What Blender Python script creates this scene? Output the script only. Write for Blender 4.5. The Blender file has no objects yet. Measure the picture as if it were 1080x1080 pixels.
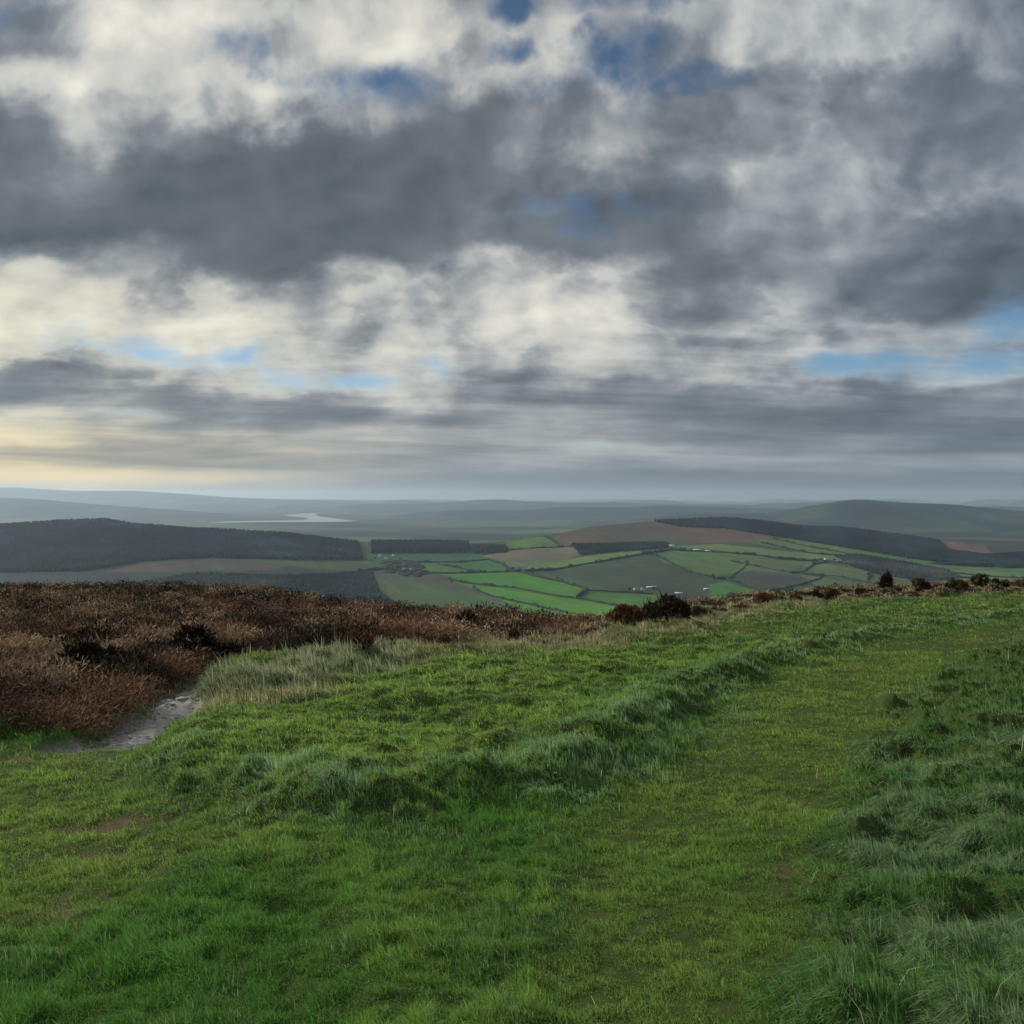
import bpy, math, numpy as np
from mathutils import Vector
R = math.radians
SC = bpy.context.scene
COL = SC.collection
rng = np.random.default_rng(7)

# ------------------------------------------------------------------ camera
F = 1037.0                       # focal length in photo pixels (1080 wide)
PITCH = math.atan(15.0 / F)
cam_d = bpy.data.cameras.new("camera"); cam = bpy.data.objects.new("camera", cam_d); COL.objects.link(cam)
cam_d.sensor_width = 36.0; cam_d.lens = 36.0 * F / 1080.0
cam_d.clip_start = 0.05; cam_d.clip_end = 120000
cam.location = (0, 0, 0); cam.rotation_euler = (math.pi / 2 - PITCH, 0, 0)
SC.camera = cam

# ------------------------------------------------------------------ exposure / engine
SC.view_settings.view_transform = 'Standard'; SC.view_settings.look = 'None'
SC.view_settings.gamma = 1; SC.view_settings.exposure = 0.0
SC.view_settings.use_curve_mapping = False
SC.render.engine = 'CYCLES'
SC.cycles.use_denoising = True
SC.cycles.max_bounces = 5; SC.cycles.diffuse_bounces = 2; SC.cycles.glossy_bounces = 2
SC.cycles.transmission_bounces = 2; SC.cycles.volume_bounces = 1
SC.cycles.sample_clamp_indirect = 4

# ------------------------------------------------------------------ sun
SUN_AZ, SUN_EL = -64.0, 27.0      # degrees; azimuth measured from +Y, negative is to the left
sd = bpy.data.lights.new("sun", 'SUN'); so = bpy.data.objects.new("sun", sd); COL.objects.link(so)
sd.energy = 5.0; sd.angle = R(2.5); sd.color = (1.0, 0.93, 0.80)
_d = Vector((math.sin(R(SUN_AZ)) * math.cos(R(SUN_EL)), math.cos(R(SUN_AZ)) * math.cos(R(SUN_EL)), math.sin(R(SUN_EL))))
so.rotation_euler = _d.to_track_quat('Z', 'Y').to_euler()

# ------------------------------------------------------------------ node helper
class N:
    def __init__(s, tree): s.t = tree
    def new(s, typ, **kw):
        n = s.t.nodes.new(typ)
        for k, v in kw.items(): setattr(n, k, v)
        return n
    def lk(s, a, b): s.t.links.new(a, b)
    def put(s, sock, v):
        if hasattr(v, 'is_output'): s.lk(v, sock)
        elif isinstance(v, (tuple, list)) and len(v) == 3 and sock.type == 'RGBA': sock.default_value = (*v, 1)
        else: sock.default_value = v
    def m(s, op, a, b=0.0, c=0.0, clamp=False):
        n = s.new('ShaderNodeMath', operation=op, use_clamp=clamp)
        s.put(n.inputs[0], a); s.put(n.inputs[1], b); s.put(n.inputs[2], c)
        return n.outputs[0]
    def mix(s, f, a, b, bt='MIX'):
        n = s.new('ShaderNodeMix', data_type='RGBA', blend_type=bt)
        s.put(n.inputs[0], f); s.put(n.inputs[6], a); s.put(n.inputs[7], b)
        return n.outputs[2]
    def mixf(s, f, a, b):
        n = s.new('ShaderNodeMix', data_type='FLOAT')
        s.put(n.inputs[0], f); s.put(n.inputs[2], a); s.put(n.inputs[3], b)
        return n.outputs[0]
    def noise(s, vec, scale, detail=4, rough=.5, dist=0.0, dim='3D'):
        n = s.new('ShaderNodeTexNoise', noise_dimensions=dim)
        s.lk(vec, n.inputs['Vector']); n.inputs['Scale'].default_value = scale
        n.inputs['Detail'].default_value = detail; n.inputs['Roughness'].default_value = rough
        n.inputs['Distortion'].default_value = dist
        return n.outputs['Fac']
    def mr(s, v, a, b, c=0.0, d=1.0, it='SMOOTHSTEP'):
        n = s.new('ShaderNodeMapRange', interpolation_type=it)
        s.put(n.inputs[0], v); s.put(n.inputs[1], a); s.put(n.inputs[2], b); s.put(n.inputs[3], c); s.put(n.inputs[4], d)
        return n.outputs[0]
    def ramp(s, v, stops, it='LINEAR'):
        n = s.new('ShaderNodeValToRGB'); cr = n.color_ramp; cr.interpolation = it
        while len(cr.elements) < len(stops): cr.elements.new(0.5)
        for e, (p, c) in zip(cr.elements, sorted(stops, key=lambda q: q[0])):
            e.position = p; e.color = (*c, 1) if len(c) == 3 else c
        s.put(n.inputs[0], v)
        return n.outputs[0]
    def comb(s, x, y, z):
        n = s.new('ShaderNodeCombineXYZ')
        for i, v in enumerate((x, y, z)): s.put(n.inputs[i], v)
        return n.outputs[0]

def lin(c):
    c = np.asarray(c, float) / 255.0
    return tuple(float(v) for v in np.where(c <= .04045, c / 12.92, ((c + .055) / 1.055) ** 2.4))

# ------------------------------------------------------------------ sky
# Broken cloud deck in the world shader, in fixed compass directions: a brightness chart of the deck
# (azimuth x elevation), broken up by noise laid on a flat cloud layer, with gaps onto the clear sky.
SKYX = list(range(0, 1081, 60))
SKY = {
 -60:[15,15,17,17,16,16,16,16,16,16,16,16,16,16,16,16,15,14,13],
 0:  [14,20,22,21,18,17,20,21,18,18,17,16,19,19,17,18,17,16,13],
 30: [12,17,22,22,19,19,22,21,19,20,19,15,19,19,18,18,18,18,14],
 60: [12,14,20,21,18,17,22,20,17,20,20,15,16,18,18,18,18,16,13],
 90: [19,22,23,21,22,23,19,15,18,18,19,16,13,13,14,13,13,12,11],
 120:[12,15,18,18,19,17,14,13,11,12,13,15,12,14,14,12,12,12,11],
 150:[10,12,16,13,10,10,9.5,10,11,12,13,15.5,14,14,14,13,12.5,12,11.5],
 180:[9.5,11,11,9.5,9,9,9,9,10,12,12,13,14,14.5,14.5,14,14,14,12.5],
 215:[9,9,9,9,9,9,9,9.5,11,12,9.5,9,10,12,13.5,14,14,14,13],
 250:[8.5,8,8.5,9,9,9,9,9.5,11,11,10.5,11,10,12,13,13.5,13,12,12],
 285:[18,17,15,13,9.5,9,9,10,14,20,21,17,12,11,12,12,11,10,9],
 320:[21,20,20,19,16,17,18,19,20,22,22,17,13,15,15,12,10,9,11],
 350:[23,21,23,23,22,20,17,16,20,21,20,17,16,18,17,16,14,14,16],
 380:[21,21,20,20,20,20,20,20,18,15,18,18,18,18,17,17,17,17,17],
 400:[15,14,16,17,18,20,21,20,18,13,15,17,17,17,17,17,17,17,18],
 420:[12,11.5,12,12,13,14,15,17,16,14,14,12,12,12,12,11,11,12,14],
 440:[16,16,15,14,12.5,12,12,13,12,14,14,12,11,10,10,10,11,12,12],
 458:[21,20,18,17,16,16,16,16,16,16,16,15,13,12,11,11,11,12,12],
 474:[16,16,15,15,14,15,15,15,14,15,17,18,17,15,14,14,13,13,13],
 489:[16,15,14,14,14,14,15,15,16,16,15,14,15,15,15,14,14,14,14],
 504:[20,21,21,20,19,17,15,13,12,11.5,11,11,11,11,11,11,11,11,11],
 522:[14,15,15,14.5,14,13,12,10.5,9.5,9,8.5,8.5,8.5,8.5,8.5,8.5,8.5,8.5,8.5],
}
# gaps: x, y, half width, half height, strength
GAPS = [(225,62,48,13,1.0),(292,66,30,12,1.0),(398,82,46,16,1.25),(505,63,34,12,1.1),(505,12,26,12,1.0),(645,62,38,20,1.3),
        (700,78,50,9,1.25),(660,10,50,12,1.0),(0,12,14,12,.7),(720,2,26,8,1.0),(620,215,60,14,.9),
        (140,366,44,10,.9),(240,380,50,7,.8),(375,393,62,8,1.0),(470,326,30,8,.75),(880,386,40,10,.9),
        (960,384,70,11,1.35),(1060,386,60,12,1.4),(1060,345,36,20,.9),(650,472,70,4,.45),(205,440,120,4,.3),(560,105,30,10,.5)]

world = bpy.data.worlds.new("World"); SC.world = world; world.use_nodes = True
wt = world.node_tree; wt.nodes.clear(); w = N(wt)
tc = w.new('ShaderNodeTexCoord'); sep = w.new('ShaderNodeSeparateXYZ'); w.lk(tc.outputs['Generated'], sep.inputs[0])
dx, dy, dz = sep.outputs
dzp = w.m('MAXIMUM', dz, 0.0)
az = w.m('ARCTAN2', dx, dy)
hyp = w.m('SQRT', w.m('ADD', w.m('MULTIPLY', dx, dx), w.m('MULTIPLY', dy, dy)))
azc = w.m('MINIMUM', w.m('ABSOLUTE', az), 0.9)
vv = w.m('DIVIDE', dzp, w.m('MULTIPLY', w.m('MAXIMUM', hyp, .02), w.m('COSINE', azc)))     # tan(elevation) seen at that azimuth
# perspective cloud-layer coordinates
den = w.m('ADD', dzp, 0.045)
pv = w.comb(w.m('DIVIDE', dx, den), w.m('DIVIDE', dy, den), 0.0)
# direction coordinates in which things keep their size overhead and flatten to the horizon
flat = w.comb(az, w.m('MULTIPLY', w.m('LOGARITHM', w.m('ADD', vv, .10), math.e), 0.47), 0.0)
ofs = w.new('ShaderNodeVectorMath', operation='ADD'); w.lk(flat, ofs.inputs[0]); ofs.inputs[1].default_value = (7.3, 2.1, 4.0)
ofs2 = w.new('ShaderNodeVectorMath', operation='ADD'); w.lk(flat, ofs2.inputs[0]); ofs2.inputs[1].default_value = (17.3, 12.1, 1.0)
nA = w.noise(flat, 5.5, 6, .58); nB = w.noise(ofs.outputs[0], 5.5, 6, .58)
nFine = w.noise(ofs2.outputs[0], 14.0, 6, .50, .3)
def shifted(vec, d):
    v_ = w.new('ShaderNodeVectorMath', operation='ADD'); w.lk(vec, v_.inputs[0]); v_.inputs[1].default_value = d; return v_.outputs[0]
nFine2 = w.noise(shifted(ofs2.outputs[0], (-.016, .014, 0)), 14.0, 6, .50, .3)
nBig = w.noise(ofs.outputs[0], 6.5, 7, .52, .2)
nBig2 = w.noise(shifted(ofs.outputs[0], (-.030, .026, 0)), 6.5, 7, .52, .2)
relief = w.m('ADD', w.m('MULTIPLY', w.m('SUBTRACT', nBig, nBig2), .50), w.m('MULTIPLY', w.m('SUBTRACT', nFine, nFine2), .36))
hz = w.mr(vv, 0.0, .22, .10, 1.0)                # the wobble dies out towards the horizon
azw = w.m('ADD', az, w.m('MULTIPLY', w.m('SUBTRACT', nA, .5), w.m('MULTIPLY', hz, .20)))
vw = w.m('ADD', vv, w.m('MULTIPLY', w.m('SUBTRACT', nB, .5), w.m('MULTIPLY', hz, .13)))
vw = w.m('ADD', vw, w.m('MULTIPLY', w.m('SUBTRACT', nFine, .5), w.m('MULTIPLY', hz, .035)))
A0, A1 = math.atan(-540 / F), math.atan(540 / F)
ur = w.m('DIVIDE', w.m('SUBTRACT', azw, A0), A1 - A0, clamp=True)
prev = None; rows = sorted(SKY)
for i, y in enumerate(reversed(rows)):              # from the horizon up
    stops = [((math.atan((x - 540) / F) - A0) / (A1 - A0), (lambda g: (g, g, g))(v / 25.5)) for x, v in zip(SKYX, SKY[y])]
    col = w.ramp(ur, stops, 'CARDINAL')
    e = (525 - y) / F
    if prev is None: cur = col
    else: cur = w.mix(w.mr(vw, pe, e, 0, 1, 'SMOOTHSTEP'), cur, col)
    prev, pe = col, e
rgbbw = w.new('ShaderNodeRGBToBW'); w.lk(cur, rgbbw.inputs[0]); L = rgbbw.outputs[0]     # display brightness 0..1
# cloud texture
nBig0 = nBig
nBig = w.mixf(.5, nBig, w.mr(nBig, .38, .62, .26, .74))
nFineS = w.mixf(.4, nFine, w.mr(nFine, .40, .60, .3, .7))
det = w.m('ADD', w.m('MULTIPLY', w.m('SUBTRACT', nBig, .5), .30), w.m('MULTIPLY', w.m('SUBTRACT', nFineS, .5), .27))
det = w.m('ADD', det, relief)
det = w.m('MULTIPLY', det, w.mr(vv, 0.01, .16, .12, 1.0))
L = w.m('ADD', L, w.m('MULTIPLY', det, w.mr(L, .33, .66, .24, 1.05)))
stv = w.comb(w.m('MULTIPLY', az, 1.8), w.m('MULTIPLY', w.m('ADD', vv, w.m('MULTIPLY', az, .03)), 26.0), 3.0)
streak = w.m('MULTIPLY', w.m('SUBTRACT', w.noise(stv, 2.2, 6, .6, .4), .5), w.m('MULTIPLY', w.mr(vv, .012, .035), w.mr(vv, .11, .22, 1, 0)))
L = w.m('ADD', L, w.m('MULTIPLY', streak, .42))
rq = w.m('DIVIDE', w.m('SUBTRACT', nBig0, .515), .028)
rim = w.m('MULTIPLY', w.m('EXPONENT', w.m('MULTIPLY', w.m('MULTIPLY', rq, rq), -1.0)), w.m('MULTIPLY', w.mr(L, .42, .60), w.mr(L, .70, .86, 1, 0)))
L = w.m('ADD', L, w.m('MULTIPLY', w.m('MULTIPLY', rim, w.mr(vv, .08, .2)), .045))
gl = w.m('MULTIPLY', w.m('MULTIPLY', w.mr(az, -.62, -.05, 1, 0), w.mr(vv, .005, .03)), w.m('MULTIPLY', w.mr(vv, .19, .26, 1, 0), w.mr(L, .5, .75)))
L = w.m('ADD', L, w.m('MULTIPLY', gl, .08))
L = w.m('SUBTRACT', L, w.m('MULTIPLY', w.m('MAXIMUM', w.m('SUBTRACT', L, .76), 0), .35))
L = w.m('MINIMUM', w.m('MAXIMUM', L, .28), .93)
cloud = w.ramp(L, [(0, lin((20, 24, 30))), (.30, lin((72, 81, 89))), (.36, lin((91, 98, 105))), (.46, lin((112, 119, 126))), (.56, lin((139, 144, 149))),
                   (.66, lin((166, 169, 170))), (.76, lin((193, 194, 190))), (.86, lin((221, 219, 209))), (1, lin((248, 246, 232)))])
# warm towards the low sun on the left
warm = w.m('MULTIPLY', w.mr(az, -.85, .05, 1, 0), w.mr(vv, .0, .42, 1, 0))
warm = w.m('MULTIPLY', warm, w.mr(L, .45, .75, .25, 1))
cloud = w.mix(warm, cloud, w.mix(1.0, cloud, (1.08, 1.01, .76), 'MULTIPLY'))
low = w.m('MULTIPLY', w.mr(az, -.6, .06, 1, 0), w.mr(vv, .015, .10, 1, 0))
cloud = w.mix(low, cloud, w.mix(1.0, cloud, (1.34, 1.02, .50), 'MULTIPLY'))
cool = w.mr(az, .0, .55, 0, 1)
cloud = w.mix(cool, cloud, w.mix(1.0, cloud, (.93, .985, 1.05), 'MULTIPLY'))
# gaps
g = None
nG = w.noise(ofs2.outputs[0], 9.0, 5, .55, .2)
aw = w.m('ADD', az, w.m('MULTIPLY', w.m('SUBTRACT', nA, .5), w.m('MULTIPLY', hz, .22)))
gv = w.m('ADD', vv, w.m('MULTIPLY', w.m('SUBTRACT', nB, .5), w.m('MULTIPLY', hz, .12)))
for (x, y, a, b, s_) in GAPS:
    cx = math.atan((x - 540) / F); cy = (525 - y) / F
    q1 = w.m('DIVIDE', w.m('SUBTRACT', aw, cx), 1.25 * a * math.cos(cx) ** 2 / F)
    q2 = w.m('DIVIDE', w.m('SUBTRACT', gv, cy), 1.35 * b / F)
    q = w.m('ADD', w.m('MULTIPLY', q1, q1), w.m('MULTIPLY', q2, q2))
    e = w.m('MULTIPLY', w.m('EXPONENT', w.m('MULTIPLY', q, -.6)), s_)
    g = e if g is None else w.m('MAXIMUM', g, e)
near = w.mr(g, .05, .5, 0, 1)
g = w.m('ADD', g, w.m('MULTIPLY', near, w.m('ADD', w.m('MULTIPLY', w.m('SUBTRACT', nFine, .5), 2.2), w.m('MULTIPLY', w.m('SUBTRACT', nG, .5), 3.6))))
gap = w.mr(g, .05, 1.5, 0, .96)
sky = w.new('ShaderNodeTexSky', sky_type='NISHITA'); sky.sun_disc = False
sky.sun_elevation = R(SUN_EL); sky.sun_rotation = R(SUN_AZ)
sky.altitude = 300; sky.air_density = 1.0; sky.dust_density = .6; sky.ozone_density = 2.0
blue = w.mix(1.0, sky.outputs[0], w.mix(w.mr(vv, .1, .42), w.mix(w.mr(vv, .05, .12), (.92, .92, .95), (.66, .86, 1.02)), (.30, .45, .56)), 'MULTIPLY')
cloud10 = w.new('ShaderNodeVectorMath', operation='SCALE'); w.lk(cloud, cloud10.inputs[0]); w.lk(w.mr(vv, .56, 1.2, 10.0, 24.0), cloud10.inputs['Scale'])   # unseen deck overhead boosted to add light on the ground
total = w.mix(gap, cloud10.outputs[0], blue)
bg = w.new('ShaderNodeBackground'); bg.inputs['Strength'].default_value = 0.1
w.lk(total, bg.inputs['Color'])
wo = w.new('ShaderNodeOutputWorld'); w.lk(bg.outputs[0], wo.inputs['Surface'])
world.cycles.sampling_method = 'MANUAL'; world.cycles.sample_map_resolution = 512

# ------------------------------------------------------------------ numpy noise
def _h(i, j, s):
    n = (i.astype(np.int64) * 374761393 + j.astype(np.int64) * 668265263 + s * 982451653) & 0xFFFFFFFF
    n = ((n ^ (n >> 13)) * 1274126177) & 0xFFFFFFFF
    n = ((n ^ (n >> 16)) * 2246822519) & 0xFFFFFFFF
    return (n & 0xFFFF) / 65535.0
def vn(x, y, s=0):
    i = np.floor(x); j = np.floor(y); fx = x - i; fy = y - j
    fx = fx * fx * (3 - 2 * fx); fy = fy * fy * (3 - 2 * fy)
    a = _h(i, j, s); b = _h(i + 1, j, s); c = _h(i, j + 1, s); d = _h(i + 1, j + 1, s)
    return (a * (1 - fx) + b * fx) * (1 - fy) + (c * (1 - fx) + d * fx) * fy
def fbm(x, y, s=0, o=4, g=.5):
    t = 0; a = 1; n = 0
    for k in range(o):
        t = t + a * vn(x * 2 ** k + k * 17.3, y * 2 ** k - k * 9.1, s + k); n += a; a *= g
    return t / n
def sst(a, b, x):
    t = np.clip((x - a) / (b - a), 0, 1); return t * t * (3 - 2 * t)
def pip(X, Y, poly):
    ins = np.zeros(X.shape, bool); n = len(poly)
    for k in range(n):
        x0, y0 = poly[k]; x1, y1 = poly[(k + 1) % n]
        if y0 == y1: continue
        c = ((y0 > Y) != (y1 > Y)) & (X < (x1 - x0) * (Y - y0) / (y1 - y0) + x0)
        ins ^= c
    return ins
def dpl(X, Y, pl):
    d = np.full(X.shape, 1e9)
    for (x0, y0), (x1, y1) in zip(pl[:-1], pl[1:]):
        ex, ey = x1 - x0, y1 - y0; L2 = ex * ex + ey * ey + 1e-12
        t = np.clip(((X - x0) * ex + (Y - y0) * ey) / L2, 0, 1)
        d = np.minimum(d, np.hypot(X - x0 - t * ex, Y - y0 - t * ey))
    return d

def ray(px, py):
    a = (np.asarray(px, float) - 540) / F; b = (np.asarray(py, float) - 540) / F
    yy = math.cos(PITCH) - b * math.sin(PITCH); zz = -math.sin(PITCH) - b * math.cos(PITCH)
    return a / yy, -zz / yy                        # X per Y, dip per Y

# ------------------------------------------------------------------ mesh / material helpers
def link_mesh(name, V, faces_flat, sizes, mat=None, parent=None, col=None, smooth=False):
    """V (n,3); faces_flat vertex ids; sizes per-face vertex counts"""
    me = bpy.data.meshes.new(name)
    V = np.asarray(V, np.float32); ff = np.asarray(faces_flat, np.int32).ravel(); sz = np.asarray(sizes, np.int32)
    me.vertices.add(len(V)); me.vertices.foreach_set('co', V.ravel())
    me.loops.add(len(ff)); me.loops.foreach_set('vertex_index', ff)
    me.polygons.add(len(sz)); st = np.concatenate([[0], np.cumsum(sz)[:-1]]).astype(np.int32)
    me.polygons.foreach_set('loop_start', st)
    if smooth: me.polygons.foreach_set('use_smooth', np.ones(len(sz), bool))
    me.update(calc_edges=True)
    if col is not None:
        at = me.attributes.new('tint', 'FLOAT_COLOR', 'POINT')
        c4 = np.ones((len(V), 4), np.float32); c4[:, :3] = col
        at.data.foreach_set('color', c4.ravel())
    o = bpy.data.objects.new(name, me); COL.objects.link(o)
    if mat: me.materials.append(mat)
    if parent: o.parent = parent
    return o
def grid_mesh(name, P, mat, col=None, smooth=True, parent=None):
    n, m = P.shape[:2]
    idx = np.arange(n * m).reshape(n, m)
    q = np.stack([idx[:-1, :-1], idx[:-1, 1:], idx[1:, 1:], idx[1:, :-1]], -1).reshape(-1, 4)
    return link_mesh(name, P.reshape(-1, 3), q, np.full(len(q), 4), mat, parent, None if col is None else col.reshape(-1, 3), smooth)
class MB:
    def __init__(s): s.v = []; s.f = []
    def add(s, vs, fs):
        o = len(s.v); s.v += [tuple(p) for p in vs]; s.f += [tuple(i + o for i in f) for f in fs]
    def box(s, x0, x1, y0, y1, z0, z1):
        s.add([(x0,y0,z0),(x1,y0,z0),(x1,y1,z0),(x0,y1,z0),(x0,y0,z1),(x1,y0,z1),(x1,y1,z1),(x0,y1,z1)],
              [(0,3,2,1),(4,5,6,7),(0,1,5,4),(1,2,6,5),(2,3,7,6),(3,0,4,7)])
    def build(s, name, mat, parent=None):
        return link_mesh(name, np.array(s.v), np.array([i for f in s.f for i in f]), [len(f) for f in s.f], mat, parent)
def tag(o, label=None, cat=None, group=None, kind=None):
    if label: o['label'] = label
    if cat: o['category'] = cat
    if group: o['group'] = group
    if kind: o['kind'] = kind
    return o
def empty(name, loc, rz=0):
    o = bpy.data.objects.new(name, None); COL.objects.link(o); o.location = loc; o.rotation_euler = (0, 0, rz)
    o.empty_display_size = .2
    return o
def material(name, rough=.8, spec=.2):
    m = bpy.data.materials.new(name); m.use_nodes = True; n = N(m.node_tree); n.t.nodes.clear()
    out = n.new('ShaderNodeOutputMaterial'); p = n.new('ShaderNodeBsdfPrincipled')
    p.inputs['Roughness'].default_value = rough; p.inputs['Specular IOR Level'].default_value = spec
    n.lk(p.outputs[0], out.inputs['Surface'])
    return m, n, p, out
def mat_tint(name, nscale=0, namp=.3, rough=.85, spec=.15, transl=0.0, bump=0.0, bscale=30):
    m, n, p, out = material(name, rough, spec)
    a = n.new('ShaderNodeAttribute', attribute_name='tint'); c = a.outputs['Color']
    g_ = n.new('ShaderNodeNewGeometry')
    if nscale:
        k = n.noise(g_.outputs['Position'], nscale, 5, .6)
        c = n.mix(1.0, c, n.ramp(k, [(.25, (1 - namp,) * 3), (.75, (1 + namp,) * 3)]), 'MULTIPLY')
    n.lk(c, p.inputs['Base Color'])
    if bump:
        b = n.new('ShaderNodeBump'); b.inputs['Strength'].default_value = bump; b.inputs['Distance'].default_value = .02
        n.lk(n.noise(g_.outputs['Position'], bscale, 6, .65), b.inputs['Height']); n.lk(b.outputs[0], p.inputs['Normal'])
    if transl:
        t = n.new('ShaderNodeBsdfTranslucent'); n.lk(c, t.inputs['Color'])
        mx = n.new('ShaderNodeMixShader'); mx.inputs[0].default_value = transl
        n.lk(p.outputs[0], mx.inputs[1]); n.lk(t.outputs[0], mx.inputs[2]); n.lk(mx.outputs[0], out.inputs['Surface'])
    return m
def mat_flat(name, c, rough=.8, spec=.2, nscale=2.0, namp=.2):
    m, n, p, out = material(name, rough, spec)
    tcn = n.new('ShaderNodeTexCoord'); k = n.noise(tcn.outputs['Object'], nscale, 4, .6)
    n.lk(n.mix(1.0, c, n.ramp(k, [(.25, (1 - namp,) * 3), (.75, (1 + namp,) * 3)]), 'MULTIPLY'), p.inputs['Base Color'])
    return m

# ================================================================== FAR COUNTRY
ZL = -240.0
M_far = mat_tint('farland', 0, 0, .95, .05)
M_land = mat_tint('valley_pasture', .02, .16, .95, .05)

# ---- valley and opposite hill
crest_x = np.array([-1200, -300, 0, 60, 110, 140, 200, 300, 380, 400, 500, 540, 575, 583, 620, 680, 720, 762, 800, 850, 890, 960, 1035, 1075, 1200, 1500, 2400])
crest_y = np.array([ 560,  556, 555, 551, 549, 554, 557, 562, 572, 572, 574, 571, 564, 564, 556, 550, 549, 547, 550, 556, 557, 566, 574, 575, 571, 564, 560.])
dc_x = np.array([-1200, 0, 300, 380, 420, 540, 620, 760, 1000, 1200, 2400])
dc_y = np.array([3200, 3200, 3300, 3450, 3500, 3600, 3900, 4300, 4300, 4100, 4000.])
_cx = np.arange(-1240, 2441, 2.0); _cy = np.convolve(np.pad(np.interp(_cx, crest_x, crest_y), 9, 'edge'), np.hanning(21)[1:-1] / np.hanning(21).sum(), 'valid')
def _yc(px): return np.interp(px, _cx, _cy)
def _dc(px): return np.interp(px, dc_x, dc_y)
PY0 = 700.0
def valley(px, t):
    """terrain point for azimuth column px, 0 <= t <= 1 is our side up to the crest, beyond 1 the far side"""
    yc, dc = _yc(px), _dc(px)
    py = PY0 + (yc - PY0) * np.clip(t, 0, 1) ** .8
    Y = 1400 + (dc - 1400) * t
    u, dip = ray(px, py)
    z = -Y * dip
    past = np.clip(t - 1, 0, None) * (dc - 1400)
    u0, dip0 = ray(px, yc)
    zc = -dc * dip0
    z = np.where(t > 1, zc + (ZL - 12 - zc) * sst(0, 1100, past) , z)
    return u * Y, Y, z
def vpt(px, py):
    px = np.asarray(px, float); py = np.asarray(py, float)
    yc = _yc(px); t = np.clip((PY0 - py) / (PY0 - yc), 0, 1) ** 1.25
    return valley(px, t)
def vz(X, Y):
    """height of the valley sheet at X, Y"""
    a = X / Y; px = 540 + a * F
    for _ in range(2):
        t = (Y - 1400) / (_dc(px) - 1400)
        py = PY0 + (_yc(px) - PY0) * np.clip(t, 0, 1) ** .8
        b = (py - 540) / F; px = 540 + a * F * (math.cos(PITCH) - b * math.sin(PITCH))
    t = (Y - 1400) / (_dc(px) - 1400)
    return valley(px, t)[2]

px_c = np.concatenate([np.linspace(-1200, -60, 90)[:-1], np.linspace(-60, 1140, 1100), np.linspace(1140, 2300, 90)[1:]])
tt = np.concatenate([np.linspace(0, .15, 20)[:-1], np.linspace(.15, 1.0, 400)[:-1], np.linspace(1.0, 1.7, 50)])
PX, TT = np.meshgrid(px_c, tt)
VX, VY, VZ = valley(PX, TT)
PYY = PY0 + (_yc(PX) - PY0) * np.clip(TT, 0, 1) ** .8
j1 = (fbm(VX / 90, VY / 160, 5) - .5) * 2.4; j2 = (fbm(VX / 90, VY / 160, 9) - .5) * 1.2
QX, QY = PX + j1, PYY + j2
FIELDS = [  # colour (display rgb), polygon in photo pixels -> laid out on the valley floor
 ((56,70,58), [(-1300,560),(-1300,700),(400,700),(400,590),(300,585),(0,585)]),
 ((48,64,66), [(100,596),(400,600),(430,640),(430,700),(-600,700),(-600,590)]),
 ((92,80,72), [(110,604),(150,593),(200,587),(260,587),(300,595),(296,601),(200,603)]),
 ((84,104,58),[(262,589),(330,590),(402,593),(402,601),(372,602),(330,600),(300,596)]),
 ((86,92,72), [(385,603),(452,604),(478,613),(515,626),(570,642),(570,700),(385,700)]),
 ((86,104,68),[(410,615),(480,620),(560,644),(560,690),(400,690)]),
 ((60,104,72), [(395,584),(536,581),(545,584),(505,591),(440,593),(395,592)]),
 ((84,118,62),[(440,594),(480,593),(512,603),(480,606),(444,603)]),
 ((76,118,66),[(474,596),(514,590),(537,601),(510,603)]),
 ((78,142,48),[(462,605),(547,603),(590,612),(618,622),(606,630),(560,624),(500,615)]),
 ((88,152,48),[(474,611),(500,616),(560,625),(606,632),(662,641),(700,652),(600,668),(545,640),(512,625)]),
 ((80,138,58),[(608,631),(630,625),(690,627),(706,640),(690,650),(660,640)]),
 ((90,134,62),[(533,570),(575,566),(592,577),(540,582)]),
 ((122,112,94),[(508,586),(540,581),(600,577),(618,584),(590,592),(560,596),(538,598),(528,593)]),
 ((70,92,70),[(560,604),(600,599),(640,590),(694,582),(722,585),(700,600),(706,622),(630,624),(590,611)]),
 ((68,84,68),[(600,604),(640,604),(690,590),(730,588),(770,610),(766,640),(706,640),(690,624),(640,622)]),
 ((106,86,78),[(583,567),(592,562),(620,554),(680,549),(720,548),(762,552),(800,558),(822,566),(790,572),(740,573),(700,572),(660,574),(600,578)]),
 ((112,138,80),[(545,603),(560,596),(600,590),(700,575),(706,579),(640,592),(600,600)]),
 ((94,120,66),[(690,585),(700,578),(820,586),(810,600),(750,608),(700,592)]),
 ((116,130,80),[(700,577),(760,574),(860,584),(960,598),(960,604),(860,590),(760,581)]),
 ((92,122,68),[(800,568),(860,567),(960,583),(1100,602),(1100,610),(1000,603),(860,583),(800,574)]),
 ((96,112,72),[(810,590),(850,592),(836,606),(790,601)]),
 ((104,122,76),[(850,592),(915,600),(918,614),(842,604)]),
 ((74,82,76),[(765,611),(790,603),(836,608),(860,612),(940,622),(810,640),(800,624)]),
 ((70,132,66),[(748,616),(764,613),(802,624),(780,646),(748,646)]),
 ((100,118,80),[(842,606),(916,616),(940,630),(860,618)]),
 ((90,116,74),[(918,601),(962,612),(1020,612),(1100,612),(1100,640),(930,640)]),
 ((112,128,84),[(1000,600),(1100,606),(1100,618),(1010,612)]),
 ((116,98,86),[(985,571),(1010,571),(1040,577),(1052,585),(1020,583),(990,578)]),
 ((66,72,70),[(1040,575),(1100,570),(1300,560),(1300,600),(1056,598)]),
]
vcol = np.zeros(VX.shape + (3,))
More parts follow.
